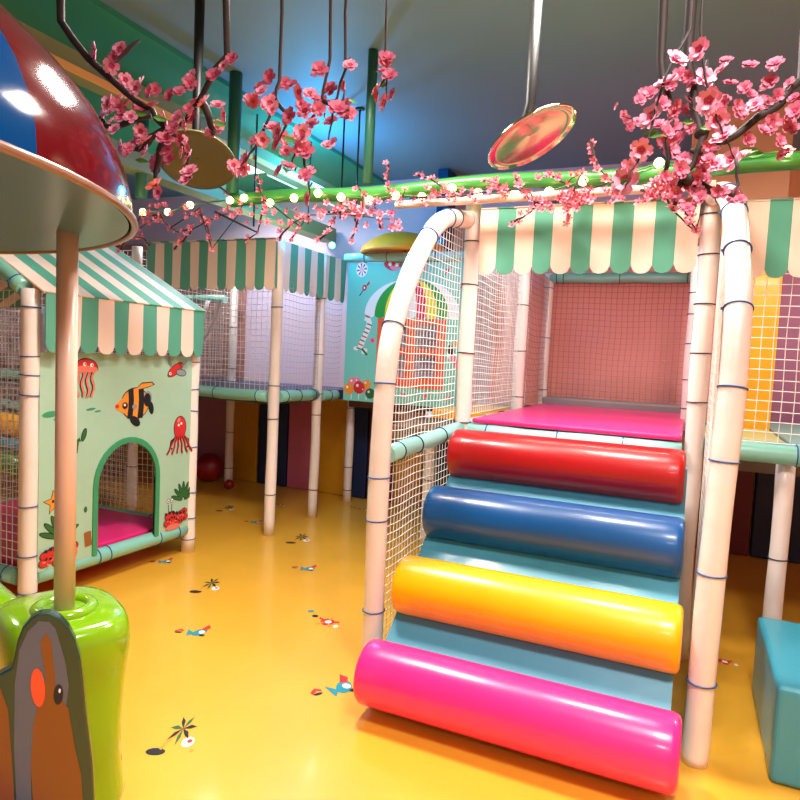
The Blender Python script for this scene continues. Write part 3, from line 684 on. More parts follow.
# ================================================================== MUSHROOM CAROUSEL RIDE
mc=empty('mushroom_carousel',(-1.98,.49,0),'toy carousel with red and blue mushroom canopy and lime green seat','carousel')
cc=(-1.98,.49,1.80)
HZ=0.578
prof=[(math.cos(t)*1.0,math.sin(t)*HZ) for t in [PI/2*k/16 for k in range(17)]]
prof[-1]=(.005,HZ)
a0=0.245
def seg(k,s):
    an=(2*PI*(k+.5)/s-a0)%(2*PI); return [0,1,2,3][int(an/(PI/4))%2] if True else 0
b=MB(); b.lathe(cc,prof,96,mfun=seg); cano=b.build('canopy',['mush_red','mush_blue'],mc)
b=MB(); b.lathe(cc,[(.99,-.005),(.85,.02),(.6,.05),(.3,.07),(.02,.075)],96); b.build('canopy_underside','mush_under',cano)
b=MB(); b.tube([(cc[0]+1.003*math.cos(2*PI*k/96),cc[1]+1.003*math.sin(2*PI*k/96),1.797) for k in range(96)],.009,8,closed=True); b.build('canopy_rim','mush_trim',cano)
b=MB(); b.lathe((-1.98,.49,0),[(.001,.0),(.9,.0),(.9,.08),(.86,.10),(.001,.10)],64); b.build('turntable','mush_blue',mc)
b=MB(); b.tube([(-1.98,.49,.1),(-1.98,.49,1.86)],.07,24); b.build('centre_column','mush_yellow',mc)
PX,PY=-1.655,1.328
b=MB(); b.tube([(PX,PY,.66),(PX-.008,PY-.003,1.83)],.029,24); b.build('pole','mush_pole',mc)
# seat body: soft, wavy sided lime shell along the tangent
T=V(.92,-.39,0).normalized(); R_=V(.39,.92,0).normalized()
b=MB(); st=0; rows=[]
zs=[.10,.13,.22,.34,.44,.52,.60,.65,.682,.697,.702]
for zi,z in enumerate(zs):
    u=(z-.10)/.65
    wob=.012*math.sin(z*22)
    half=.205+wob; dep=.16+.015*math.sin(z*11+1)
    sh=1.0 if zi<7 else (1.0,.98,.94,.86,.6)[min(4,zi-6)]
    if zi==0: sh=.93
    row=[]
    for k in range(40):
        t=2*PI*k/40; c_,s_=math.cos(t),math.sin(t); e=.62
        x=math.copysign(abs(c_)**e,c_)*half*sh; y=math.copysign(abs(s_)**e,s_)*dep*sh
        p=V(PX,PY,0)-T*.03+T*x+R_*y; row.append(b.vert((p.x,p.y,z+.01*math.cos(x*9))))
    rows.append(row)
for r0,r1 in zip(rows,rows[1:]):
    for k in range(40): b.face([r0[k],r0[(k+1)%40],r1[(k+1)%40],r1[k]],0,True)
b.face(rows[-1],0,True); b.face(rows[0][::-1],0)
seat=b.build('seat_body','lime',mc)
ms=seat.modifiers.new('s','SUBSURF'); ms.levels=1; ms.render_levels=1
b=MB(); b.tube([(PX+.074*math.cos(2*PI*k/36),PY+.074*math.sin(2*PI*k/36),.705) for k in range(36)],.02,12,closed=True); b.build('pole_collar','lime',mc)
# lime front arm going left
b=MB(); b.tube([V(PX,PY,.55)-T*.15-R_*.05,V(PX,PY,.60)-T*.30-R_*.12,V(PX,PY,.62)-T*.45-R_*.15,V(PX,PY,.55)-T*.62-R_*.2],[.10,.085,.09,.11],20); o=b.build('seat_nose','lime',mc)
# bird face board
BO=V(-1.412,1.10,.006); 
BA=V(.68,.73,0).normalized(); BN=V(BA.y,-BA.x,0)
BF=(BO,BA,V(0,0,1),BN)
b=MB()
outl=[(-.22,.25),(-.24,.45),(-.22,.60),(-.17,.665),(-.12,.69),(-.095,.70),(-.088,.73),(-.082,.765),(-.07,.797),(-.052,.818),(-.028,.830),(-.004,.828),(.02,.814),(.042,.787),(.06,.75),(.074,.70),(.082,.64),(.092,.55),(.11,.42),(.12,.25)]
outl=[(a*.90,z) for a,z in outl]; b.prism(outl,BF,.035,0)
def Bf(poly,mi,l): b.flat([(a*.90,z) for a,z in poly],BF,.0355+.0006*l,mi)
Bf([(-.075,.30),(-.085,.50),(-.085,.66),(-.075,.745),(-.055,.79),(-.03,.812),(-.005,.808),(.01,.79),(.022,.75),(.036,.70),(.045,.64),(.04,.59),(.02,.60),(.0,.64),(-.03,.60),(-.045,.45),(-.04,.30)],1,1); Bf([(-.21,.27),(-.225,.45),(-.21,.58),(-.165,.645),(-.12,.66),(-.10,.60),(-.085,.40),(-.08,.27)],2,1)
Bf([(-.035,.30),(-.045,.45),(-.04,.55),(-.022,.64),(.0,.67),(.02,.62),(.045,.58),(.062,.48),(.08,.40),(.09,.27)],2,2)
Bf([(-.025,.76),(-.012,.78),(0,.76),(.012,.66),(.008,.62),(-.008,.64)],2,3)
Bf(ell(-.03,.645,.017,.05,16,.1),3,4); Bf(ell(.02,.62,.012,.026,16),4,4); Bf(ell(.023,.63,.003,.006,8),5,5)
o=b.build('bird_face_board',['bird_dark','bird_slate','bird_orange','bird_red','print_black','print_white'],mc,bevel=.006)

# ================================================================== DISCS
def disc(c,nrm,r,sx,m,label,stem=True,name='ceiling_disc'):
    c=Vector(c); n=Vector(nrm).normalized(); u=n.cross(V(0,0,1)).normalized(); w=n.cross(u)
    root=empty(name,c,label,'disc')
    b=MB(); N=48; prev=None
    for rr,h in ((r*.02,.03),(r*.4,.026),(r*.8,.012),(r,0),(r*1.01,-.008),(r,-.012),(r*.8,-.004),(r*.4,.006),(r*.02,.01)):
        row=[b.vert(c+u*(rr*math.cos(2*PI*k/N))+w*(rr*sx*math.sin(2*PI*k/N))+n*h) for k in range(N)]
        if prev:
            for k in range(N): b.face([prev[k],prev[(k+1)%N],row[(k+1)%N],row[k]],0,True)
        prev=row
    b.build('dish',m,root)
    b=MB(); b.tube([c+n*.012,c+n*.06,V(c.x-.01,c.y,c.z+.14),V(c.x-.01,c.y,ZC-.002)],[.022,.024,.022,.026],12); b.build('stem','black',root)
    return root
disc((-0.687,2.779,2.466),(-0.490,0.034,0.871),.20,1,'mirror','tilted shiny round disc hanging over the stairs, reflecting pink',name='hanging_mirror_disc')
disc((-2.442,2.712,2.488),(-.275,.422,.864),.2,1,'disc_olive','olive grey round disc hanging among the left blossoms',name='hanging_disc')

# ================================================================== STRING LIGHTS
sl=empty('string_lights',(-2,3.45,2.5),'string of warm round bulbs along the green tube','lights')
bulbs=[(-3.569,3.440,2.433),(-3.340,3.440,2.423),(-3.147,3.440,2.460),(-2.813,3.440,2.475),(-2.701,3.440,2.482),(-2.497,3.440,2.440),(-2.318,3.440,2.461),(-2.145,3.440,2.481),(-1.983,3.440,2.448),(-1.793,3.440,2.420),(-1.619,3.440,2.434),(-1.456,3.440,2.419),(-1.278,3.440,2.458),(-1.125,3.440,2.422),(-0.918,3.440,2.405),(-0.737,3.440,2.405),(-0.567,3.440,2.450),(-0.387,3.440,2.453),(-0.209,3.440,2.513),(0.059,3.440,2.506),(0.332,3.440,2.525)]
b=MB(); b.tube([V(*p)+V(0,.03,.012) for p in bulbs],.004,6); b.build('cord','cord',sl)
for i,p in enumerate(bulbs):
    b=MB(); b.sphere(p,.024,12,8); b.build('bulb','bulb',sl)
    if i%2==0: point(p[0],p[1]-.05,p[2]-.01,.4,(1,.8,.42),.03)

# ================================================================== BLOSSOM
def flower_mesh(name,seed,pm='petal'):
    rnd=random.Random(seed); b=MB()
    for k in range(5):
        t=2*PI*k/5+rnd.uniform(-.1,.1); cup=rnd.uniform(.25,.55)
        c_,s_=math.cos(t),math.sin(t)
        def q(r,s,z): return b.vert((r*c_-s*s_, r*s_+s*c_, z))
        base=[q(.10,-.06,0),q(.10,.06,0)]
        m1=[q(.38,-.27,.14*cup+.05),q(.38,0,.06*cup),q(.38,.27,.14*cup+.05)]
        m2=[q(.80,-.46,.45*cup+.10),q(.84,0,.34*cup-.02),q(.80,.46,.45*cup+.10)]
        tp=[q(1.06,-.2,.62*cup+.03),q(.99,0,.52*cup-.04),q(1.06,.2,.62*cup+.03)]
        b.face([base[0],m1[0],m1[1],base[1]],1,True); b.face([base[1],m1[1],m1[2]],1,True)
        for A_,B_ in ((m1,m2),(m2,tp)):
            for j in range(2): b.face([A_[j],B_[j],B_[j+1],A_[j+1]],0,True)
    for k in range(5):
        t=2*PI*(k+.5)/5+rnd.uniform(-.15,.15); c_,s_=math.cos(t),math.sin(t)
        def q(r,s,z): return b.vert((r*c_-s*s_, r*s_+s*c_, z))
        v=[q(.05,0,.05),q(.35,-.26,.24),q(.66,-.30,.46),q(.72,0,.40),q(.66,.30,.46),q(.35,.26,.24)]
        b.face([v[0],v[1],v[5]],1,True); b.face([v[1],v[2],v[3],v[4],v[5]],0,True)
    b.sphere((0,0,.08),.15,6,4,1)
    me=bpy.data.meshes.new(name); me.from_pydata(b.v,[],b.f)
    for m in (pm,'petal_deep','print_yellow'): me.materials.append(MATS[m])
    me.polygons.foreach_set('material_index',b.m); me.polygons.foreach_set('use_smooth',b.sm); me.update(); return me
FM=[flower_mesh('blossom',s) for s in range(4)]; FR=[flower_mesh('blossom',s+9,'petal_shade') for s in range(4)]
def small_mesh(seed):
    rnd=random.Random(seed); b=MB()
    for k in range(5):
        t=2*PI*k/5; c_,s_=math.cos(t),math.sin(t); cup=.6
        def q(r,s,z): return b.vert((r*c_-s*s_, r*s_+s*c_, z))
        v=[q(.1,0,0),q(.6,-.33,.3),q(1,-.15,.55),q(1,.15,.55),q(.6,.33,.3)]; b.face(v,0,True)
    b.sphere((0,0,.12),.3,6,4,1)
    me=bpy.data.meshes.new('blossom'); me.from_pydata(b.v,[],b.f)
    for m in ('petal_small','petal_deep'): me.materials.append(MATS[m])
    me.polygons.foreach_set('material_index',b.m); me.polygons.foreach_set('use_smooth',b.sm); me.update(); return me
SM=[small_mesh(s) for s in range(2)]
def leaf_mesh():
    b=MB(); L=[b.vert(p) for p in ((0,0,0),(.35,.22,.05),(.75,.18,.1),(1.1,0,.02),(.75,-.18,.1),(.35,-.22,.05),(.35,0,-.02),(.75,0,0))]
    for q in ((0,6,1),(1,6,7,2),(2,7,3),(0,5,6),(5,4,7,6),(4,3,7)): b.face([L[k] for k in q],0,True)
    me=bpy.data.meshes.new('leaf'); me.from_pydata(b.v,[],b.f); me.materials.append(MATS['leaf']); me.update(); return me
LM=leaf_mesh()
CAM=V(0,0,1.5)
rb=random.Random(11)
def put(mesh,name,p,size,root,face=.6):
    o=bpy.data.objects.new(name,mesh); C.objects.link(o); o.parent=root; o.matrix_parent_inverse=Matrix.Translation(-root.location)
    d=V(rb.uniform(-1,1),rb.uniform(-1,.2)-face,rb.uniform(-.35,.95)).normalized()
    q=d.to_track_quat('Z','Y'); o.rotation_mode='QUATERNION'; o.rotation_quaternion=q
    o.location=p; o.scale=(size,)*3
    return o
def spray(label,stems,flowers,size,leaves=(),small=False,thick=.006,rose=0):  # rose: share of blossoms given the painted-in shade colour
    p0=V(*stems[0][0]); root=empty('cherry_blossom_branch',p0,label,'blossom branch','cherry blossom branches')
    b=MB()
    for s in stems:
        s=[V(*p) for p in s]
        pts=[]
        for i in range(len(s)-1):
            for k in range(3): pts.append(s[i].lerp(s[i+1],k/3)+V(rb.uniform(-1,1),rb.uniform(-1,1),rb.uniform(-1,1))*thick*.5)
        pts.append(s[-1]); n=len(pts)
        b.tube(pts,[thick*(1.15-.8*i/(n-1)) for i in range(n)],7)
    b.build('branch','bark',root)
    for f in flowers:
        sz=size*(f[3] if len(f)>3 else 1)*rb.uniform(.85,1.12)
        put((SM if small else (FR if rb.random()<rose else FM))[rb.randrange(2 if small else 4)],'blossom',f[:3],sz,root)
    for f in leaves: put(LM,'leaf',f[:3],size*rb.uniform(1.3,1.8),root,.2)
    return root
spray('large blossom bough hanging top left beside the mushroom canopy',[[(-1.781,1.377,3.300),(-1.771,1.367,2.871),(-1.761,1.367,2.443),(-1.629,1.415,2.288),(-1.501,1.465,2.186),(-1.449,1.484,2.136),(-1.399,1.503,2.086),(-1.384,1.507,2.057),(-1.380,1.505,1.998)],[(-1.449,1.484,2.136),(-1.468,1.468,2.032),(-1.472,1.462,1.970)],[(-1.332,1.571,3.300),(-1.322,1.561,2.832),(-1.312,1.561,2.364),(-1.370,1.526,2.234),(-1.403,1.507,2.168),(-1.430,1.493,2.143)],[(-1.501,1.465,2.186),(-1.558,1.437,2.154),(-1.610,1.412,2.133),(-1.634,1.404,2.164)],[(-1.449,1.484,2.136),(-1.495,1.462,2.110),(-1.525,1.446,2.073),(-1.546,1.436,2.072)],[(-1.629,1.415,2.288),(-1.597,1.432,2.334),(-1.543,1.461,2.396)],[(-1.370,1.526,2.234),(-1.331,1.537,2.148),(-1.327,1.538,2.128)]],[(-1.624,1.430,2.210,1.00),(-1.597,1.435,2.200,1.00),(-1.629,1.414,2.167,1.00),(-1.586,1.441,2.170,1.00),(-1.583,1.489,2.224,1.00),(-1.547,1.437,2.066,1.00),(-1.561,1.421,2.074,0.90),(-1.549,1.467,2.114,1.00),(-1.483,1.431,2.090,1.00),(-1.484,1.437,2.061,1.00),(-1.513,1.513,2.051,1.10),(-1.474,1.464,1.971,1.15),(-1.457,1.488,2.158,1.20),(-1.391,1.444,2.117,1.00),(-1.417,1.490,2.169,1.10),(-1.394,1.514,2.060,1.00),(-1.339,1.460,2.000,1.00),(-1.398,1.512,1.996,1.00),(-1.396,1.528,2.180,1.00),(-1.404,1.440,2.056,1.00),(-1.446,1.502,2.130,1.00),(-1.493,1.465,2.203,1.00),(-1.398,1.537,2.227,1.00),(-1.345,1.516,2.214,1.00),(-1.316,1.575,2.197,1.00),(-1.348,1.561,2.146,1.10),(-1.280,1.500,2.192,1.00),(-1.547,1.381,2.111,1.00),(-1.579,1.455,2.214,1.00),(-1.567,1.498,2.205,1.00),(-1.481,1.444,2.233,1.00),(-1.529,1.452,2.265,1.00),(-1.584,1.447,2.281,1.00),(-1.594,1.408,2.306,1.00),(-1.644,1.394,2.347,1.00),(-1.575,1.419,2.353,1.00),(-1.439,1.478,2.230,1.00),(-1.408,1.525,2.279,1.00),(-1.320,1.526,2.291,1.00),(-1.282,1.557,2.344,1.00),(-1.439,1.523,2.119,1.00),(-1.411,1.435,2.088,1.00),(-1.615,1.425,2.214,0.80),(-1.607,1.451,2.230,0.80),(-1.588,1.399,2.170,0.80),(-1.524,1.416,2.156,0.80),(-1.570,1.467,2.096,0.80),(-1.525,1.411,2.067,0.80),(-1.491,1.423,2.116,0.80),(-1.508,1.446,2.090,0.80),(-1.478,1.484,1.956,0.80),(-1.397,1.456,2.146,0.80),(-1.386,1.489,2.146,0.80),(-1.391,1.483,2.065,0.80),(-1.411,1.536,2.014,0.80),(-1.385,1.508,2.180,0.80),(-1.471,1.516,2.063,0.80),(-1.383,1.467,2.095,0.80),(-1.383,1.496,2.192,0.80),(-1.331,1.558,2.159,0.80),(-1.642,1.451,2.167,0.80),(-1.486,1.469,2.248,0.80),(-1.516,1.426,2.239,0.80),(-1.570,1.393,2.320,0.80),(-1.668,1.405,2.335,0.80),(-1.399,1.472,2.233,0.80),(-1.423,1.548,2.314,0.80),(-1.369,1.576,2.312,0.80),(-1.286,1.527,2.313,0.80),(-1.371,1.485,2.080,0.80),(-1.485,1.507,2.117,0.80)],0.0245,[(-1.474,1.490,2.117),(-1.561,1.469,2.054),(-1.319,1.523,2.159),(-1.457,1.433,2.156),(-1.534,1.422,2.174),(-1.378,1.559,2.207)],thick=0.012,rose=0.5)
spray('blossom twigs dangling top centre left of the green hanger pipe',[[(-1.049,1.697,3.300),(-1.039,1.687,2.832),(-1.029,1.687,2.364),(-1.042,1.673,2.246),(-1.093,1.642,2.126),(-1.114,1.627,2.042)],[(-1.042,1.673,2.246),(-0.992,1.693,2.219),(-0.983,1.702,2.279)],[(-1.096,1.643,2.170),(-1.085,1.643,2.097),(-1.068,1.647,2.033),(-1.056,1.646,1.951)],[(-1.181,1.636,3.300),(-1.171,1.626,2.814),(-1.161,1.626,2.328),(-1.168,1.616,2.239),(-1.205,1.591,2.114),(-1.233,1.575,2.059),(-1.256,1.563,2.029)],[(-1.007,1.714,3.300),(-0.997,1.704,2.819),(-0.987,1.704,2.337),(-1.011,1.685,2.218),(-1.017,1.675,2.112)],[(-1.168,1.616,2.239),(-1.125,1.632,2.192),(-1.151,1.615,2.114)]],[(-1.214,1.572,2.225,1.00),(-1.098,1.594,2.175,1.20),(-1.175,1.615,2.159,1.00),(-1.222,1.613,2.122,1.10),(-1.183,1.585,2.116,1.00),(-1.121,1.572,2.095,1.10),(-1.128,1.585,2.133,1.00),(-1.055,1.645,2.166,1.10),(-1.090,1.663,2.213,1.00),(-1.060,1.702,2.247,1.00),(-0.990,1.678,2.214,1.20),(-1.033,1.713,2.196,1.00),(-1.105,1.651,2.109,1.10),(-1.073,1.639,2.092,1.10),(-1.110,1.611,2.040,1.15),(-1.064,1.647,2.030,1.15),(-1.249,1.595,2.066,1.15),(-1.252,1.554,2.026,1.15),(-1.255,1.589,2.042,1.00),(-1.014,1.671,2.111,0.90),(-1.071,1.618,2.136,1.00),(-0.982,1.704,2.233,1.00),(-1.117,1.657,2.133,1.00),(-1.028,1.601,1.942,1.00),(-1.175,1.602,2.223,1.00),(-1.059,1.656,2.247,1.00),(-1.047,1.724,2.295,1.00),(-1.011,1.749,2.315,1.00),(-1.094,1.634,2.260,1.00),(-1.174,1.671,2.307,1.00),(-1.208,1.642,2.318,1.00),(-0.960,1.685,2.337,1.00),(-1.052,1.670,2.332,1.00),(-1.176,1.563,2.243,1.00),(-1.259,1.618,2.252,0.80),(-1.139,1.646,2.176,0.80),(-1.222,1.637,2.148,0.80),(-1.149,1.654,2.100,0.80),(-1.150,1.639,2.136,0.80),(-1.079,1.683,2.193,0.80),(-1.102,1.654,2.234,0.80),(-1.024,1.625,2.199,0.80),(-0.983,1.709,2.214,0.80),(-1.106,1.563,2.014,0.80),(-1.049,1.606,2.009,0.80),(-1.257,1.599,2.045,0.80),(-1.230,1.514,2.026,0.80),(-0.978,1.638,2.105,0.80),(-1.059,1.603,2.114,0.80),(-0.987,1.746,2.227,0.80),(-1.149,1.579,2.194,0.80),(-1.044,1.609,2.239,0.80),(-1.049,1.718,2.294,0.80),(-1.099,1.599,2.266,0.80),(-1.189,1.655,2.278,0.80),(-0.986,1.730,2.369,0.80),(-1.083,1.706,2.343,0.80),(-1.247,1.645,2.299,0.80)],0.0245,[(-1.282,1.563,2.048),(-1.023,1.713,2.142),(-1.108,1.573,2.110),(-1.121,1.659,2.046),(-1.034,1.674,2.194),(-1.071,1.671,1.999),(-0.948,1.662,2.231)],thick=0.006,rose=0.5)
spray('single blossom twig entering the top edge near the centre',[[(-0.906,1.765,3.300),(-0.896,1.755,2.865),(-0.886,1.755,2.431),(-0.871,1.755,2.329),(-0.870,1.749,2.246)],[(-0.871,1.755,2.329),(-0.900,1.739,2.283)]],[(-0.866,1.734,2.240,1.10),(-0.891,1.729,2.278,1.00),(-0.857,1.741,2.318,1.00),(-0.880,1.743,2.368,1.00),(-0.831,1.712,2.250,0.80),(-0.893,1.741,2.266,0.80),(-0.908,1.803,2.364,0.80),(-0.868,1.748,2.374,0.80)],0.0245,[(-0.904,1.771,2.308)],thick=0.005,rose=0.5)
spray('nearest bright blossom twigs over the right part of the stairs',[[(-0.068,1.463,3.300),(-0.058,1.453,2.743),(-0.048,1.453,2.187),(-0.083,1.432,2.105),(-0.101,1.418,2.019),(-0.112,1.407,1.946),(-0.138,1.392,1.896),(-0.145,1.387,1.864)],[(-0.050,1.471,3.300),(-0.040,1.461,2.744),(-0.030,1.461,2.188),(-0.012,1.462,2.088),(0.014,1.468,2.009),(0.035,1.475,1.970),(0.053,1.480,1.931)],[(0.053,1.480,1.931),(0.062,1.480,1.881),(0.054,1.475,1.858)]],[(-0.105,1.428,2.013,1.35),(-0.121,1.399,1.940,1.30),(-0.147,1.434,1.917,1.10),(-0.147,1.430,1.889,1.45),(0.014,1.476,2.012,1.35),(0.029,1.470,1.975,1.25),(0.048,1.507,1.937,1.45),(0.067,1.534,1.950,1.10),(-0.002,1.450,2.041,1.20),(0.009,1.501,2.065,1.00),(-0.016,1.523,2.117,1.20),(-0.081,1.426,2.075,1.20),(-0.068,1.403,2.110,1.10),(-0.026,1.424,2.132,1.20)],0.0195,[(-0.112,1.438,1.976),(-0.123,1.428,1.981),(0.059,1.546,1.968),(0.042,1.523,1.957),(0.074,1.455,1.929),(-0.150,1.344,1.861)],thick=0.0035,rose=0)
spray('dense dark blossom bough at the top right behind the bright twigs',[[(0.196,2.082,3.300),(0.206,2.072,2.802),(0.216,2.072,2.304),(0.143,2.033,2.214),(0.066,1.994,2.147),(-0.017,1.954,2.097),(-0.042,1.943,2.101)],[(-0.079,1.963,3.300),(-0.069,1.953,2.822),(-0.059,1.953,2.344),(-0.037,1.953,2.209),(-0.019,1.955,2.129),(-0.050,1.935,2.033),(-0.069,1.921,1.950)],[(-0.019,1.955,2.129),(0.001,1.974,2.266),(-0.015,1.972,2.346)],[(-0.050,1.935,2.033),(-0.011,1.950,2.008),(0.040,1.972,1.991),(0.078,1.988,1.982)],[(-0.153,1.929,3.300),(-0.143,1.919,2.820),(-0.133,1.919,2.340),(-0.091,1.925,2.158),(-0.099,1.913,2.030)]],[(-0.090,1.918,2.155,1.10),(-0.051,1.957,2.231,1.20),(-0.094,1.981,2.117,1.30),(-0.056,1.997,2.228,1.00),(-0.061,1.882,2.032,1.00),(-0.010,1.997,2.115,1.00),(-0.102,1.928,2.037,0.90),(-0.122,1.851,2.141,1.00),(-0.073,1.912,2.120,1.00),(-0.118,1.882,2.208,1.00),(-0.084,1.875,2.181,1.00),(-0.106,1.922,2.126,1.00),(-0.001,2.015,2.065,1.00),(-0.017,1.925,2.020,1.00),(-0.015,2.003,2.084,1.00),(0.015,1.995,2.112,1.00),(0.022,1.920,2.049,1.00),(-0.030,1.989,2.005,1.00),(-0.051,1.946,2.012,1.00),(-0.082,1.976,2.016,1.00),(-0.068,1.951,1.971,1.00),(-0.032,1.969,1.960,1.00),(-0.008,1.928,1.967,1.00),(-0.001,1.996,2.019,1.00),(-0.057,1.993,2.090,1.00),(-0.031,2.002,2.200,1.00),(0.004,1.963,2.214,1.00),(0.033,2.021,2.253,1.00),(0.074,2.000,2.209,1.00),(0.107,1.966,2.211,1.00),(0.130,1.963,2.144,0.90),(0.151,1.978,2.167,1.00),(0.175,2.002,2.121,0.90),(0.205,2.015,2.201,1.20),(0.134,2.031,2.237,1.10),(0.191,2.074,2.108,0.80),(0.099,2.014,2.137,1.00),(0.200,2.045,2.170,1.00),(0.079,2.008,1.987,1.00),(0.047,1.949,1.982,1.00),(0.164,2.041,2.256,1.00),(0.224,2.107,2.264,1.00),(0.191,2.047,2.287,1.00),(0.139,1.994,2.277,1.00),(0.084,2.066,2.297,1.00),(0.045,2.024,2.296,1.00),(-0.054,1.932,2.272,1.00),(-0.081,1.923,2.297,1.00),(-0.116,1.926,2.272,1.00),(0.022,2.000,2.326,1.00),(0.088,1.980,2.320,1.00),(0.146,1.976,2.315,1.00),(-0.148,1.867,2.232,1.00),(-0.179,1.930,2.249,1.00),(-0.101,1.872,2.131,0.80),(-0.039,1.947,2.216,0.80),(-0.053,1.895,2.054,0.80),(0.004,1.925,2.101,0.80),(-0.095,1.870,2.012,0.80),(-0.132,1.894,2.160,0.80),(-0.084,1.881,2.107,0.80),(-0.083,1.869,2.197,0.80),(-0.097,1.869,2.126,0.80),(0.004,1.917,2.064,0.80),(-0.021,1.943,1.986,0.80),(-0.065,1.865,1.965,0.80),(-0.065,1.861,1.967,0.80),(-0.037,1.927,1.940,0.80),(-0.006,1.939,1.985,0.80),(0.004,1.985,2.031,0.80),(-0.044,1.886,2.140,0.80),(-0.002,1.955,2.201,0.80),(0.035,1.973,2.228,0.80),(0.063,1.934,2.202,0.80),(0.124,2.088,2.242,0.80),(0.142,1.992,2.159,0.80),(0.147,1.977,2.150,0.80),(0.178,2.041,2.145,0.80),(0.123,1.981,2.225,0.80),(0.202,2.068,2.112,0.80),(0.187,2.031,2.185,0.80),(0.089,1.942,1.960,0.80),(0.033,1.909,1.977,0.80),(0.183,2.084,2.258,0.80),(0.201,2.032,2.243,0.80),(0.197,2.102,2.304,0.80),(0.132,2.029,2.279,0.80),(0.100,2.076,2.280,0.80),(-0.051,1.924,2.264,0.80),(-0.058,1.916,2.283,0.80),(-0.098,1.898,2.259,0.80),(0.031,2.035,2.364,0.80),(0.152,2.064,2.350,0.80),(-0.163,1.878,2.237,0.80),(-0.170,1.840,2.207,0.80)],0.0215,[(0.120,2.040,2.111),(0.099,2.070,2.128),(0.183,2.055,2.089),(-0.065,1.871,2.152),(-0.021,1.893,2.140)],thick=0.016,rose=0.9)
spray('small blossom twig reaching left at the top right of centre',[[(-0.083,2.093,2.150),(-0.131,2.076,2.221),(-0.185,2.053,2.227),(-0.235,2.032,2.242)]],[(-0.239,2.087,2.265,0.90),(-0.227,2.094,2.251,0.90),(-0.188,1.989,2.205,0.90),(-0.162,2.037,2.214,0.80),(-0.252,2.041,2.274,0.80),(-0.218,2.097,2.230,0.80),(-0.166,2.006,2.210,0.80)],0.016,[],thick=0.004,rose=0.5)
# garland sprays on the green tube
spray('blossom spray on the tube at the left above the playhouse roof',[[(-3.758,3.420,2.178),(-3.693,3.420,2.247),(-3.572,3.420,2.319),(-3.391,3.420,2.400)],[(-3.476,3.420,2.199),(-3.542,3.420,2.249),(-3.646,3.420,2.266)],[(-3.258,3.420,2.167),(-3.173,3.420,2.225),(-3.106,3.420,2.289),(-2.997,3.420,2.337),(-2.858,3.420,2.377),(-2.713,3.420,2.389)],[(-3.041,3.420,2.391),(-2.971,3.420,2.297),(-2.951,3.420,2.218),(-2.932,3.420,2.159)],[(-3.098,3.420,2.302),(-3.227,3.420,2.280),(-3.299,3.420,2.309)],[(-2.915,3.420,2.579),(-2.848,3.420,2.536),(-2.781,3.420,2.488),(-2.699,3.420,2.439)],[(-3.646,3.420,2.266),(-3.575,3.420,2.402),(-3.391,3.420,2.400),(-3.299,3.420,2.309),(-3.043,3.420,2.431),(-2.932,3.420,2.159),(-2.713,3.420,2.389),(-2.699,3.420,2.439)]],[(-3.725,3.379,2.156),(-3.737,3.424,2.221),(-3.679,3.429,2.262),(-3.633,3.414,2.255),(-3.571,3.403,2.296),(-3.575,3.408,2.305),(-3.548,3.428,2.356),(-3.456,3.401,2.346),(-3.444,3.427,2.396),(-3.391,3.420,2.400),(-3.513,3.431,2.203),(-3.501,3.389,2.259),(-3.596,3.440,2.256),(-3.646,3.420,2.266),(-3.259,3.442,2.172),(-3.184,3.400,2.198),(-3.220,3.446,2.235),(-3.121,3.379,2.246),(-3.099,3.389,2.276),(-3.094,3.422,2.320),(-3.002,3.388,2.332),(-2.970,3.415,2.346),(-2.953,3.418,2.339),(-2.860,3.385,2.353),(-2.888,3.436,2.398),(-2.851,3.447,2.407),(-2.740,3.377,2.360),(-2.713,3.420,2.389),(-3.058,3.436,2.407),(-3.021,3.431,2.357),(-2.974,3.418,2.333),(-2.989,3.437,2.316),(-2.927,3.386,2.238),(-2.956,3.428,2.221),(-2.932,3.420,2.159),(-3.109,3.409,2.306),(-3.171,3.429,2.295),(-3.186,3.418,2.281),(-3.270,3.450,2.293),(-3.299,3.420,2.309),(-2.886,3.377,2.569),(-2.916,3.444,2.579),(-2.860,3.449,2.530),(-2.802,3.413,2.493),(-2.803,3.442,2.477),(-2.728,3.432,2.466),(-2.699,3.420,2.439),(-3.371,3.441,2.359),(-3.353,3.360,2.342),(-3.472,3.372,2.365),(-3.219,3.344,2.380),(-3.144,3.388,2.441),(-3.387,3.422,2.383),(-3.371,3.373,2.446),(-3.290,3.357,2.447),(-3.189,3.447,2.407),(-3.017,3.381,2.376),(-3.457,3.391,2.422),(-3.249,3.380,2.401),(-3.092,3.391,2.444),(-3.056,3.373,2.379),(-3.360,3.341,2.351),(-3.480,3.399,2.396),(-3.426,3.362,2.446),(-3.186,3.448,2.436),(-3.080,3.344,2.348),(-3.441,3.388,2.458),(-3.371,3.400,2.461),(-3.469,3.367,2.414),(-3.097,3.369,2.421),(-3.539,3.409,2.409)],0.0225,small=True,thick=.006)
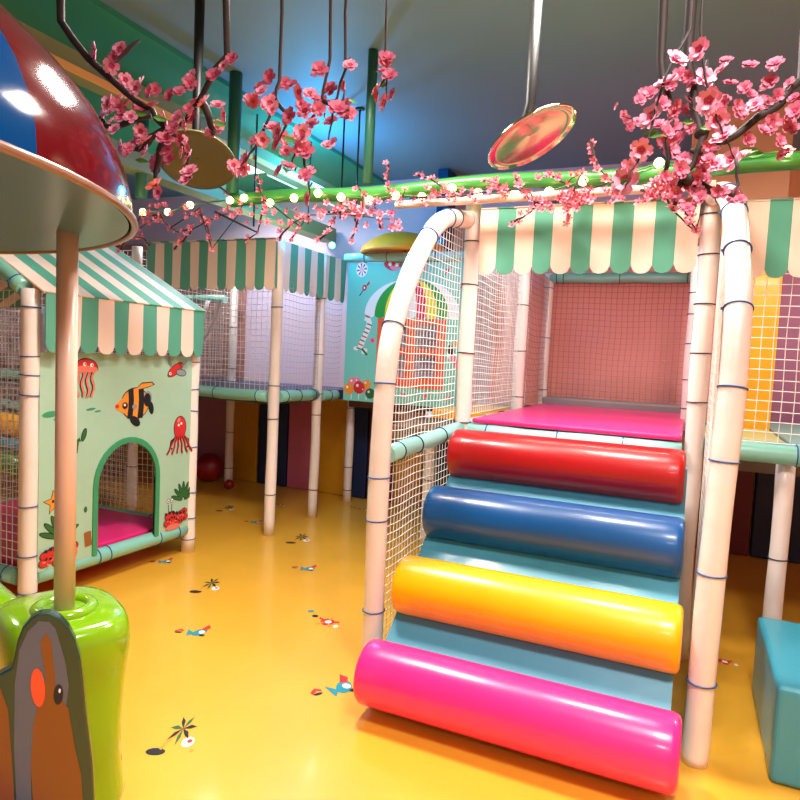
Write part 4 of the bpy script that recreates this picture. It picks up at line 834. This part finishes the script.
spray('blossom spray on the tube above the walkway awning',[[(-2.405,3.420,2.214),(-2.362,3.420,2.262),(-2.291,3.420,2.309),(-2.184,3.420,2.346)],[(-2.119,3.420,2.188),(-2.065,3.420,2.228),(-2.026,3.420,2.286),(-1.987,3.420,2.344)],[(-2.666,3.420,2.210),(-2.566,3.420,2.251)],[(-2.580,3.420,2.583),(-2.562,3.420,2.519),(-2.529,3.420,2.461)],[(-2.322,3.420,2.200),(-2.253,3.420,2.283)],[(-2.916,3.420,2.399),(-2.566,3.420,2.251),(-2.529,3.420,2.461),(-2.253,3.420,2.283),(-2.184,3.420,2.346),(-1.987,3.420,2.344),(-1.577,3.420,2.291)]],[(-2.407,3.435,2.202),(-2.403,3.431,2.255),(-2.361,3.436,2.265),(-2.299,3.383,2.285),(-2.326,3.442,2.309),(-2.239,3.423,2.323),(-2.199,3.418,2.321),(-2.184,3.420,2.346),(-2.100,3.384,2.180),(-2.123,3.449,2.208),(-2.050,3.398,2.226),(-2.039,3.406,2.243),(-1.993,3.395,2.292),(-2.016,3.438,2.322),(-1.987,3.420,2.344),(-2.649,3.419,2.193),(-2.634,3.414,2.227),(-2.566,3.420,2.251),(-2.586,3.427,2.593),(-2.556,3.423,2.566),(-2.585,3.442,2.526),(-2.529,3.420,2.461),(-2.279,3.386,2.187),(-2.268,3.401,2.234),(-2.243,3.392,2.255),(-2.253,3.420,2.283),(-1.612,3.375,2.240),(-2.303,3.354,2.360),(-2.491,3.349,2.298),(-2.523,3.349,2.386),(-2.173,3.432,2.315),(-1.981,3.341,2.275),(-2.446,3.348,2.296),(-2.484,3.369,2.356),(-2.109,3.366,2.371),(-1.638,3.440,2.336),(-2.644,3.414,2.320),(-1.968,3.346,2.345),(-1.837,3.361,2.334),(-1.748,3.345,2.252),(-1.605,3.382,2.282),(-2.778,3.449,2.406),(-2.458,3.356,2.390),(-2.742,3.441,2.406),(-2.820,3.443,2.431),(-1.554,3.367,2.231),(-2.379,3.393,2.301),(-1.894,3.342,2.321),(-2.415,3.426,2.332),(-2.098,3.399,2.333),(-2.287,3.432,2.347),(-2.634,3.443,2.370),(-1.773,3.446,2.345),(-1.744,3.369,2.328),(-2.638,3.448,2.433),(-2.276,3.353,2.294),(-2.899,3.427,2.356),(-1.576,3.398,2.268),(-1.850,3.399,2.351),(-2.273,3.406,2.383),(-2.415,3.381,2.350),(-2.441,3.406,2.373),(-1.604,3.435,2.251),(-1.789,3.447,2.336),(-2.502,3.395,2.402),(-1.897,3.411,2.332),(-2.476,3.390,2.306),(-2.241,3.436,2.344)],0.0225,small=True,thick=.006)
spray('blossom spray hanging left of the arch pipe',[[(-1.898,3.420,2.181),(-1.873,3.420,2.222),(-1.862,3.420,2.280),(-1.826,3.420,2.348)],[(-1.703,3.420,2.250),(-1.720,3.420,2.331),(-1.749,3.420,2.390)],[(-1.670,3.420,2.607),(-1.666,3.420,2.539),(-1.663,3.420,2.477),(-1.622,3.420,2.429)],[(-1.860,3.420,2.495),(-1.818,3.420,2.452)],[(-1.583,3.420,2.404),(-1.555,3.420,2.459)],[(-2.113,3.420,2.361),(-1.826,3.420,2.348),(-1.818,3.420,2.452),(-1.749,3.420,2.390),(-1.622,3.420,2.429),(-1.581,3.420,2.370),(-1.555,3.420,2.459)]],[(-1.870,3.405,2.177),(-1.860,3.404,2.233),(-1.828,3.375,2.231),(-1.864,3.449,2.290),(-1.846,3.414,2.323),(-1.826,3.420,2.348),(-1.697,3.439,2.256),(-1.690,3.394,2.289),(-1.710,3.400,2.330),(-1.726,3.417,2.347),(-1.749,3.420,2.390),(-1.674,3.400,2.611),(-1.643,3.377,2.572),(-1.650,3.372,2.533),(-1.659,3.413,2.491),(-1.661,3.437,2.470),(-1.629,3.425,2.455),(-1.622,3.420,2.429),(-1.863,3.400,2.477),(-1.818,3.420,2.452),(-1.571,3.393,2.384),(-1.579,3.418,2.421),(-1.555,3.420,2.459),(-2.043,3.379,2.402),(-2.071,3.360,2.311),(-1.948,3.396,2.370),(-1.871,3.413,2.350),(-1.891,3.448,2.415),(-1.725,3.389,2.402),(-1.668,3.347,2.300),(-2.088,3.386,2.355),(-1.612,3.376,2.325),(-1.892,3.437,2.361),(-1.960,3.350,2.357),(-1.780,3.443,2.422),(-1.789,3.349,2.341),(-1.993,3.434,2.370),(-1.835,3.448,2.396),(-1.725,3.362,2.350),(-1.909,3.355,2.306),(-1.801,3.379,2.343),(-1.704,3.434,2.329),(-1.680,3.347,2.379),(-1.844,3.361,2.370),(-1.653,3.431,2.401),(-1.624,3.440,2.414),(-1.863,3.361,2.380),(-2.069,3.382,2.352),(-1.619,3.346,2.317),(-1.860,3.360,2.361),(-1.973,3.416,2.388),(-1.896,3.364,2.391),(-1.841,3.367,2.345),(-1.733,3.414,2.396),(-1.785,3.423,2.401)],0.0225,small=True,thick=.006)
spray('blossom spray above the left end of the stair awning',[[(-1.470,3.400,2.532),(-1.409,3.400,2.516),(-1.353,3.400,2.480),(-1.303,3.400,2.439),(-1.214,3.400,2.401)],[(-1.082,3.400,2.473),(-1.026,3.400,2.464),(-0.990,3.400,2.420)],[(-0.925,3.400,2.244),(-0.862,3.400,2.273),(-0.806,3.400,2.306),(-0.772,3.400,2.340)],[(-0.913,3.400,2.483),(-0.883,3.400,2.434),(-0.837,3.400,2.370),(-0.792,3.400,2.326)],[(-1.512,3.400,2.407),(-1.214,3.400,2.401),(-0.990,3.400,2.420),(-0.829,3.400,2.410),(-0.792,3.400,2.326),(-0.772,3.400,2.340)]],[(-1.473,3.398,2.530),(-1.415,3.354,2.512),(-1.393,3.389,2.501),(-1.387,3.422,2.512),(-1.353,3.415,2.493),(-1.322,3.430,2.472),(-1.307,3.407,2.451),(-1.277,3.397,2.418),(-1.264,3.418,2.418),(-1.214,3.400,2.401),(-1.089,3.419,2.477),(-1.054,3.397,2.468),(-1.003,3.357,2.461),(-0.992,3.374,2.433),(-0.990,3.400,2.420),(-0.910,3.393,2.230),(-0.880,3.410,2.249),(-0.871,3.404,2.289),(-0.824,3.388,2.291),(-0.806,3.406,2.315),(-0.772,3.400,2.340),(-0.900,3.359,2.474),(-0.899,3.408,2.466),(-0.885,3.366,2.429),(-0.852,3.359,2.389),(-0.842,3.366,2.362),(-0.805,3.358,2.347),(-0.792,3.400,2.326),(-1.134,3.416,2.372),(-1.122,3.327,2.399),(-1.322,3.424,2.432),(-1.412,3.372,2.356),(-1.213,3.426,2.438),(-1.367,3.376,2.394),(-1.380,3.428,2.443),(-0.967,3.419,2.393),(-1.440,3.403,2.388),(-1.359,3.427,2.419),(-1.252,3.338,2.366),(-1.038,3.376,2.424),(-1.243,3.402,2.372),(-1.142,3.367,2.382),(-0.950,3.380,2.427),(-1.075,3.325,2.399),(-1.364,3.343,2.379),(-0.991,3.425,2.416),(-0.914,3.361,2.378),(-1.481,3.402,2.402),(-0.864,3.337,2.420),(-0.833,3.373,2.381),(-0.993,3.380,2.437),(-1.024,3.338,2.383),(-1.419,3.417,2.399),(-1.384,3.329,2.436),(-0.959,3.370,2.412),(-0.819,3.349,2.386),(-1.010,3.351,2.443),(-1.002,3.324,2.419)],0.0225,small=True,thick=.006)
spray('blossom spray above the right half of the stair awning',[[(-0.801,3.400,2.475),(-0.724,3.400,2.475),(-0.645,3.400,2.434),(-0.616,3.400,2.457),(-0.568,3.400,2.479)],[(-0.622,3.400,2.237),(-0.625,3.400,2.287),(-0.619,3.400,2.347)],[(-0.539,3.400,2.630),(-0.503,3.400,2.538),(-0.481,3.400,2.488),(-0.419,3.400,2.430)],[(-0.746,3.400,2.339),(-0.619,3.400,2.347),(-0.523,3.400,2.392)],[(-0.798,3.400,2.342),(-0.619,3.400,2.347),(-0.568,3.400,2.479),(-0.523,3.400,2.392),(-0.419,3.400,2.430),(-0.103,3.400,2.357)]],[(-0.807,3.428,2.488),(-0.783,3.381,2.461),(-0.741,3.403,2.477),(-0.726,3.386,2.480),(-0.682,3.368,2.456),(-0.669,3.375,2.453),(-0.642,3.398,2.432),(-0.615,3.352,2.459),(-0.597,3.396,2.476),(-0.568,3.400,2.479),(-0.628,3.398,2.229),(-0.617,3.392,2.253),(-0.620,3.355,2.283),(-0.606,3.358,2.307),(-0.619,3.400,2.347),(-0.526,3.400,2.626),(-0.534,3.430,2.620),(-0.530,3.430,2.583),(-0.513,3.388,2.536),(-0.496,3.383,2.496),(-0.488,3.350,2.475),(-0.456,3.422,2.463),(-0.449,3.374,2.437),(-0.419,3.400,2.430),(-0.741,3.374,2.339),(-0.722,3.357,2.327),(-0.687,3.427,2.362),(-0.681,3.410,2.360),(-0.641,3.391,2.335),(-0.617,3.404,2.361),(-0.585,3.350,2.332),(-0.587,3.424,2.371),(-0.548,3.395,2.373),(-0.523,3.400,2.392),(-0.510,3.386,2.348),(-0.778,3.401,2.360),(-0.598,3.348,2.336),(-0.535,3.402,2.335),(-0.129,3.342,2.344),(-0.544,3.346,2.373),(-0.371,3.347,2.328),(-0.653,3.340,2.366),(-0.438,3.417,2.376),(-0.388,3.367,2.357),(-0.767,3.403,2.322),(-0.522,3.350,2.315),(-0.626,3.342,2.355),(-0.362,3.400,2.339),(-0.713,3.373,2.312),(-0.516,3.368,2.340),(-0.648,3.391,2.352),(-0.282,3.341,2.303),(-0.172,3.398,2.330),(-0.119,3.405,2.389),(-0.170,3.385,2.384),(-0.139,3.414,2.378),(-0.161,3.336,2.345),(-0.630,3.366,2.307),(-0.569,3.422,2.358),(-0.617,3.424,2.396),(-0.570,3.427,2.364),(-0.595,3.418,2.388),(-0.623,3.423,2.377),(-0.617,3.357,2.299),(-0.573,3.380,2.367),(-0.392,3.376,2.354),(-0.580,3.423,2.322),(-0.256,3.328,2.308),(-0.603,3.337,2.357),(-0.122,3.421,2.327),(-0.394,3.367,2.376),(-0.742,3.349,2.293),(-0.573,3.342,2.292),(-0.154,3.393,2.371),(-0.708,3.364,2.298),(-0.541,3.385,2.330),(-0.611,3.383,2.376),(-0.768,3.358,2.298),(-0.659,3.333,2.343),(-0.559,3.365,2.334),(-0.549,3.374,2.359),(-0.248,3.404,2.361),(-0.442,3.339,2.367),(-0.200,3.362,2.347),(-0.418,3.361,2.310),(-0.521,3.321,2.340)],0.0225,small=True,thick=.006)
spray('blossom tail hanging at the right over the awning',[[(-0.148,3.200,2.319),(-0.093,3.200,2.249),(-0.048,3.200,2.190),(-0.019,3.200,2.127)],[(-0.112,3.200,2.272),(-0.125,3.200,2.228)],[(-0.225,3.200,2.323),(-0.159,3.200,2.297)],[(-0.268,3.200,2.326),(-0.159,3.200,2.297),(-0.125,3.200,2.228),(-0.019,3.200,2.127),(0.003,3.200,2.331)]],[(-0.147,3.190,2.317),(-0.131,3.207,2.298),(-0.117,3.159,2.250),(-0.085,3.214,2.261),(-0.085,3.193,2.239),(-0.054,3.220,2.204),(-0.037,3.180,2.197),(-0.047,3.186,2.159),(-0.022,3.230,2.146),(-0.019,3.200,2.127),(-0.106,3.194,2.261),(-0.126,3.157,2.231),(-0.125,3.200,2.228),(-0.233,3.172,2.308),(-0.198,3.167,2.318),(-0.176,3.191,2.316),(-0.159,3.200,2.297),(-0.015,3.198,2.353),(-0.064,3.204,2.322),(-0.078,3.141,2.352),(-0.116,3.144,2.277),(-0.109,3.213,2.362),(-0.145,3.194,2.325),(-0.229,3.208,2.310),(-0.035,3.146,2.334),(-0.218,3.168,2.287),(-0.160,3.197,2.326),(-0.181,3.204,2.342),(-0.056,3.128,2.327),(-0.015,3.185,2.309),(-0.152,3.167,2.283),(-0.207,3.159,2.348),(-0.104,3.224,2.346),(-0.090,3.193,2.331),(-0.101,3.174,2.313),(-0.124,3.211,2.333),(-0.210,3.153,2.292),(-0.039,3.173,2.357),(-0.142,3.142,2.297),(-0.196,3.182,2.352),(-0.110,3.140,2.353),(-0.208,3.170,2.283),(-0.113,3.193,2.344)],0.025,small=True,thick=.006)

# ================================================================== CAMERA, WORLD
cam=bpy.data.cameras.new('camera'); co=bpy.data.objects.new('camera',cam); C.objects.link(co)
cam.sensor_width=36; cam.sensor_fit='HORIZONTAL'; cam.lens=646.04*36/800; cam.clip_start=.02
co.matrix_world=Matrix(((0.911268,-0.070773,0.405687,0.000000),(0.408916,0.038828,-0.911746,0.000000),(0.048775,0.996736,0.064323,1.500000),(0.000000,0.000000,0.000000,1.000000)))
bpy.context.scene.camera=co
w=bpy.data.worlds.new('world'); bpy.context.scene.world=w; w.use_nodes=True
w.node_tree.nodes['Background'].inputs[0].default_value=(1,.93,.88,1); w.node_tree.nodes['Background'].inputs[1].default_value=.3
vs=bpy.context.scene.view_settings; vs.view_transform='Standard'; vs.look='None'; vs.gamma=1; vs.exposure=-.36
